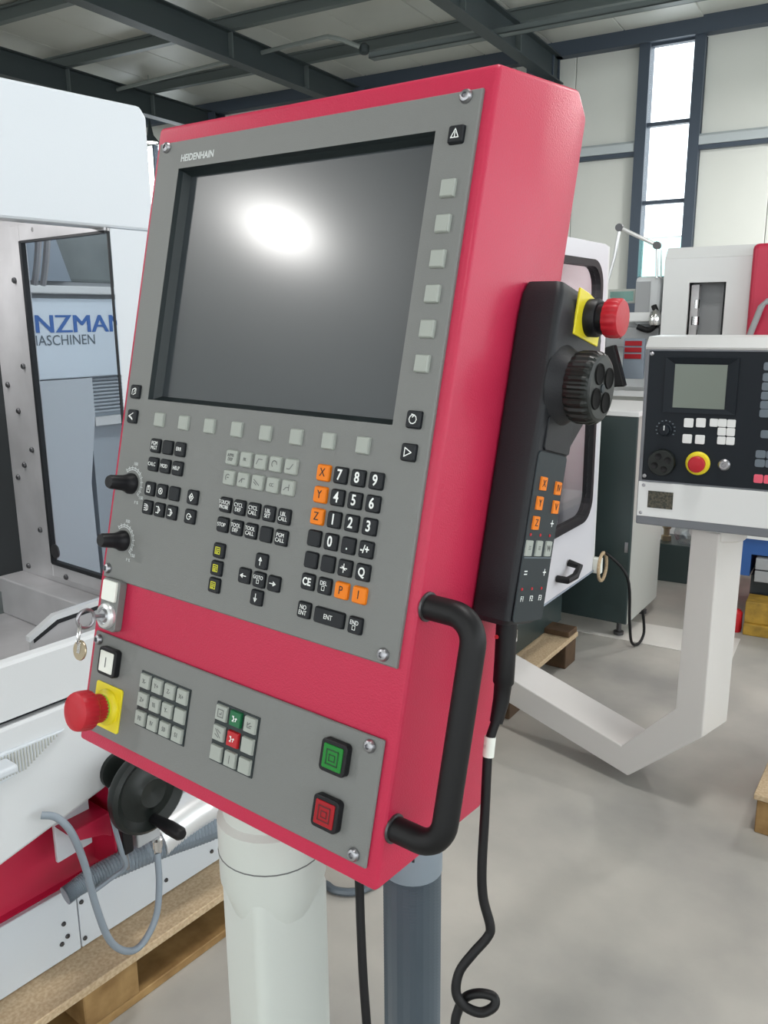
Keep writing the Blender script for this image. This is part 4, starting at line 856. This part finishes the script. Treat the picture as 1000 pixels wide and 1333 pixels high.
pd = MB().box(-1.365, -1.235, D - 0.20, D - 0.15, 1.17, 1.42).build('button_panel', 'flange_blue', mm, bevel=0.004)
for k in range(3): MB().box(-1.355, -1.25, D - 0.207, D - 0.199, 1.375 - 0.04 * k, 1.405 - 0.04 * k).build('button_row', 'lens_red', pd, bevel=0.002, seg=1)
MB().tube([(-1.39, D - 0.30, 1.52), (-1.36, D - 0.30, 1.42)], 0.006, 6).build('pendant_cable', 'rubber', mm)
MB().prism([(-1.47, 1.36), (-1.39, 1.385), (-1.31, 1.13), (-1.44, 1.12)], D - 0.33, D - 0.26, 'y').build('pendant', 'rubber', mm, bevel=0.01)
MB().box(-1.52, -1.47, D - 0.26, D - 0.2, 1.10, 1.50).build('spindle_shaft', 'chrome', mm, bevel=0.01)

# workbench clutter below the right console
bn = empty('workbench', H(0, 0), 'blue steel workbench with grey drawers beside the swan-neck arm', 'workbench')
B4 = 4.45
MB().box(-0.50, 0.6, B4, B4 + 0.5, 0.455, 0.50).build('frame_top', 'strip_white', bn)
MB().box(-0.50, 0.6, B4 + 0.02, B4 + 0.5, 0.37, 0.455).build('frame_rail', 'blue_bench', bn)
MB().box(-0.50, -0.425, B4 + 0.02, B4 + 0.5, 0.255, 0.37).build('frame_post', 'blue_bench', bn)
for z0 in (0.30, 0.235): MB().box(-0.40, 0.55, B4 + 0.0, B4 + 0.4, z0, z0 + 0.058).build('drawer', 'bench_grey', bn, bevel=0.003)
MB().box(-0.42, 0.6, B4 + 0.05, B4 + 0.5, 0.0, 0.255).build('plinth', 'inner_dark', bn)
o = MB().box(-0.415, 0.1, B4 - 0.16, B4 + 0.02, 0.0, 0.06).box(-0.415, 0.1, B4 - 0.14, B4, 0.06, 0.17).build('timber_block', 'crate_yellow', bevel=0.004); o.matrix_world = HALL
tag(o, 'yellowish timber block at the foot of the blue workbench', 'timber')
o = MB().lathe([(0.0, 0.0), (0.028, 0.0), (0.03, 0.02), (0.03, 0.10), (0.016, 0.115), (0.0, 0.115)], 14, (-0.455, B4 - 0.12, 0.0)).build('spray_can', 'key_red'); o.matrix_world = HALL
tag(o, 'small red can standing left of the yellowish timber block', 'can')
dx = MB().box(-1.00, -0.70, B4 + 0.55, B4 + 0.82, 0.0, 0.23).build('tool_chest', 'cabinet_dark', bevel=0.004); dx.matrix_world = HALL
tag(dx, 'low dark chest behind the switch cabinet and the pale arm', 'chest')
pk = MB()
rng = random.Random(3)
rs = []
for (z, r) in ((0.0, .07), (0.05, .085), (0.11, .075), (0.16, .04)): rs.append([(r * math.cos(t / 12 * 6.283) * (1 + .3 * rng.random()) - 0.82, B4 + 0.66 + r * math.sin(t / 12 * 6.283) * (1 + .3 * rng.random()), z + 0.231) for t in range(12)])
o = pk.rings(rs).build('plastic_bag', 'film_clear'); o.matrix_world = HALL
tag(o, 'crumpled clear plastic bag on the low dark chest', 'bag')
o = MB().lathe([(0.0, 0.0), (0.03, 0.0), (0.03, 0.03), (0.018, 0.035), (0.018, 0.07), (0.026, 0.075), (0.026, 0.10), (0.0, 0.10)], 6, (-0.965, B4 + 0.64, 0.231)).build('brass_fitting', 'brass'); o.matrix_world = HALL
tag(o, 'small brass fitting on the low dark chest', 'fitting')

# pallet at the right edge
P3 = frameM(1.121, 2.285, 0.0, 124)
p3 = empty('wooden_pallet', P3, 'wooden pallet corner standing free on the floor at the right edge', 'pallet', 'pallets under machines')
MB().box(0.0, 0.8, 0.0, 0.42, 0.112, 0.13).build('top_board', 'chipboard', p3, bevel=0.002, seg=1)
bk3 = MB().box(0, 0.14, 0, 0.10, 0.0, 0.112).mesh('block', 'timber', 0.003, 1)
for s in (0.01, 0.64):
    for y in (0.005, 0.31): put('block', bk3, p3, (s, y, 0))
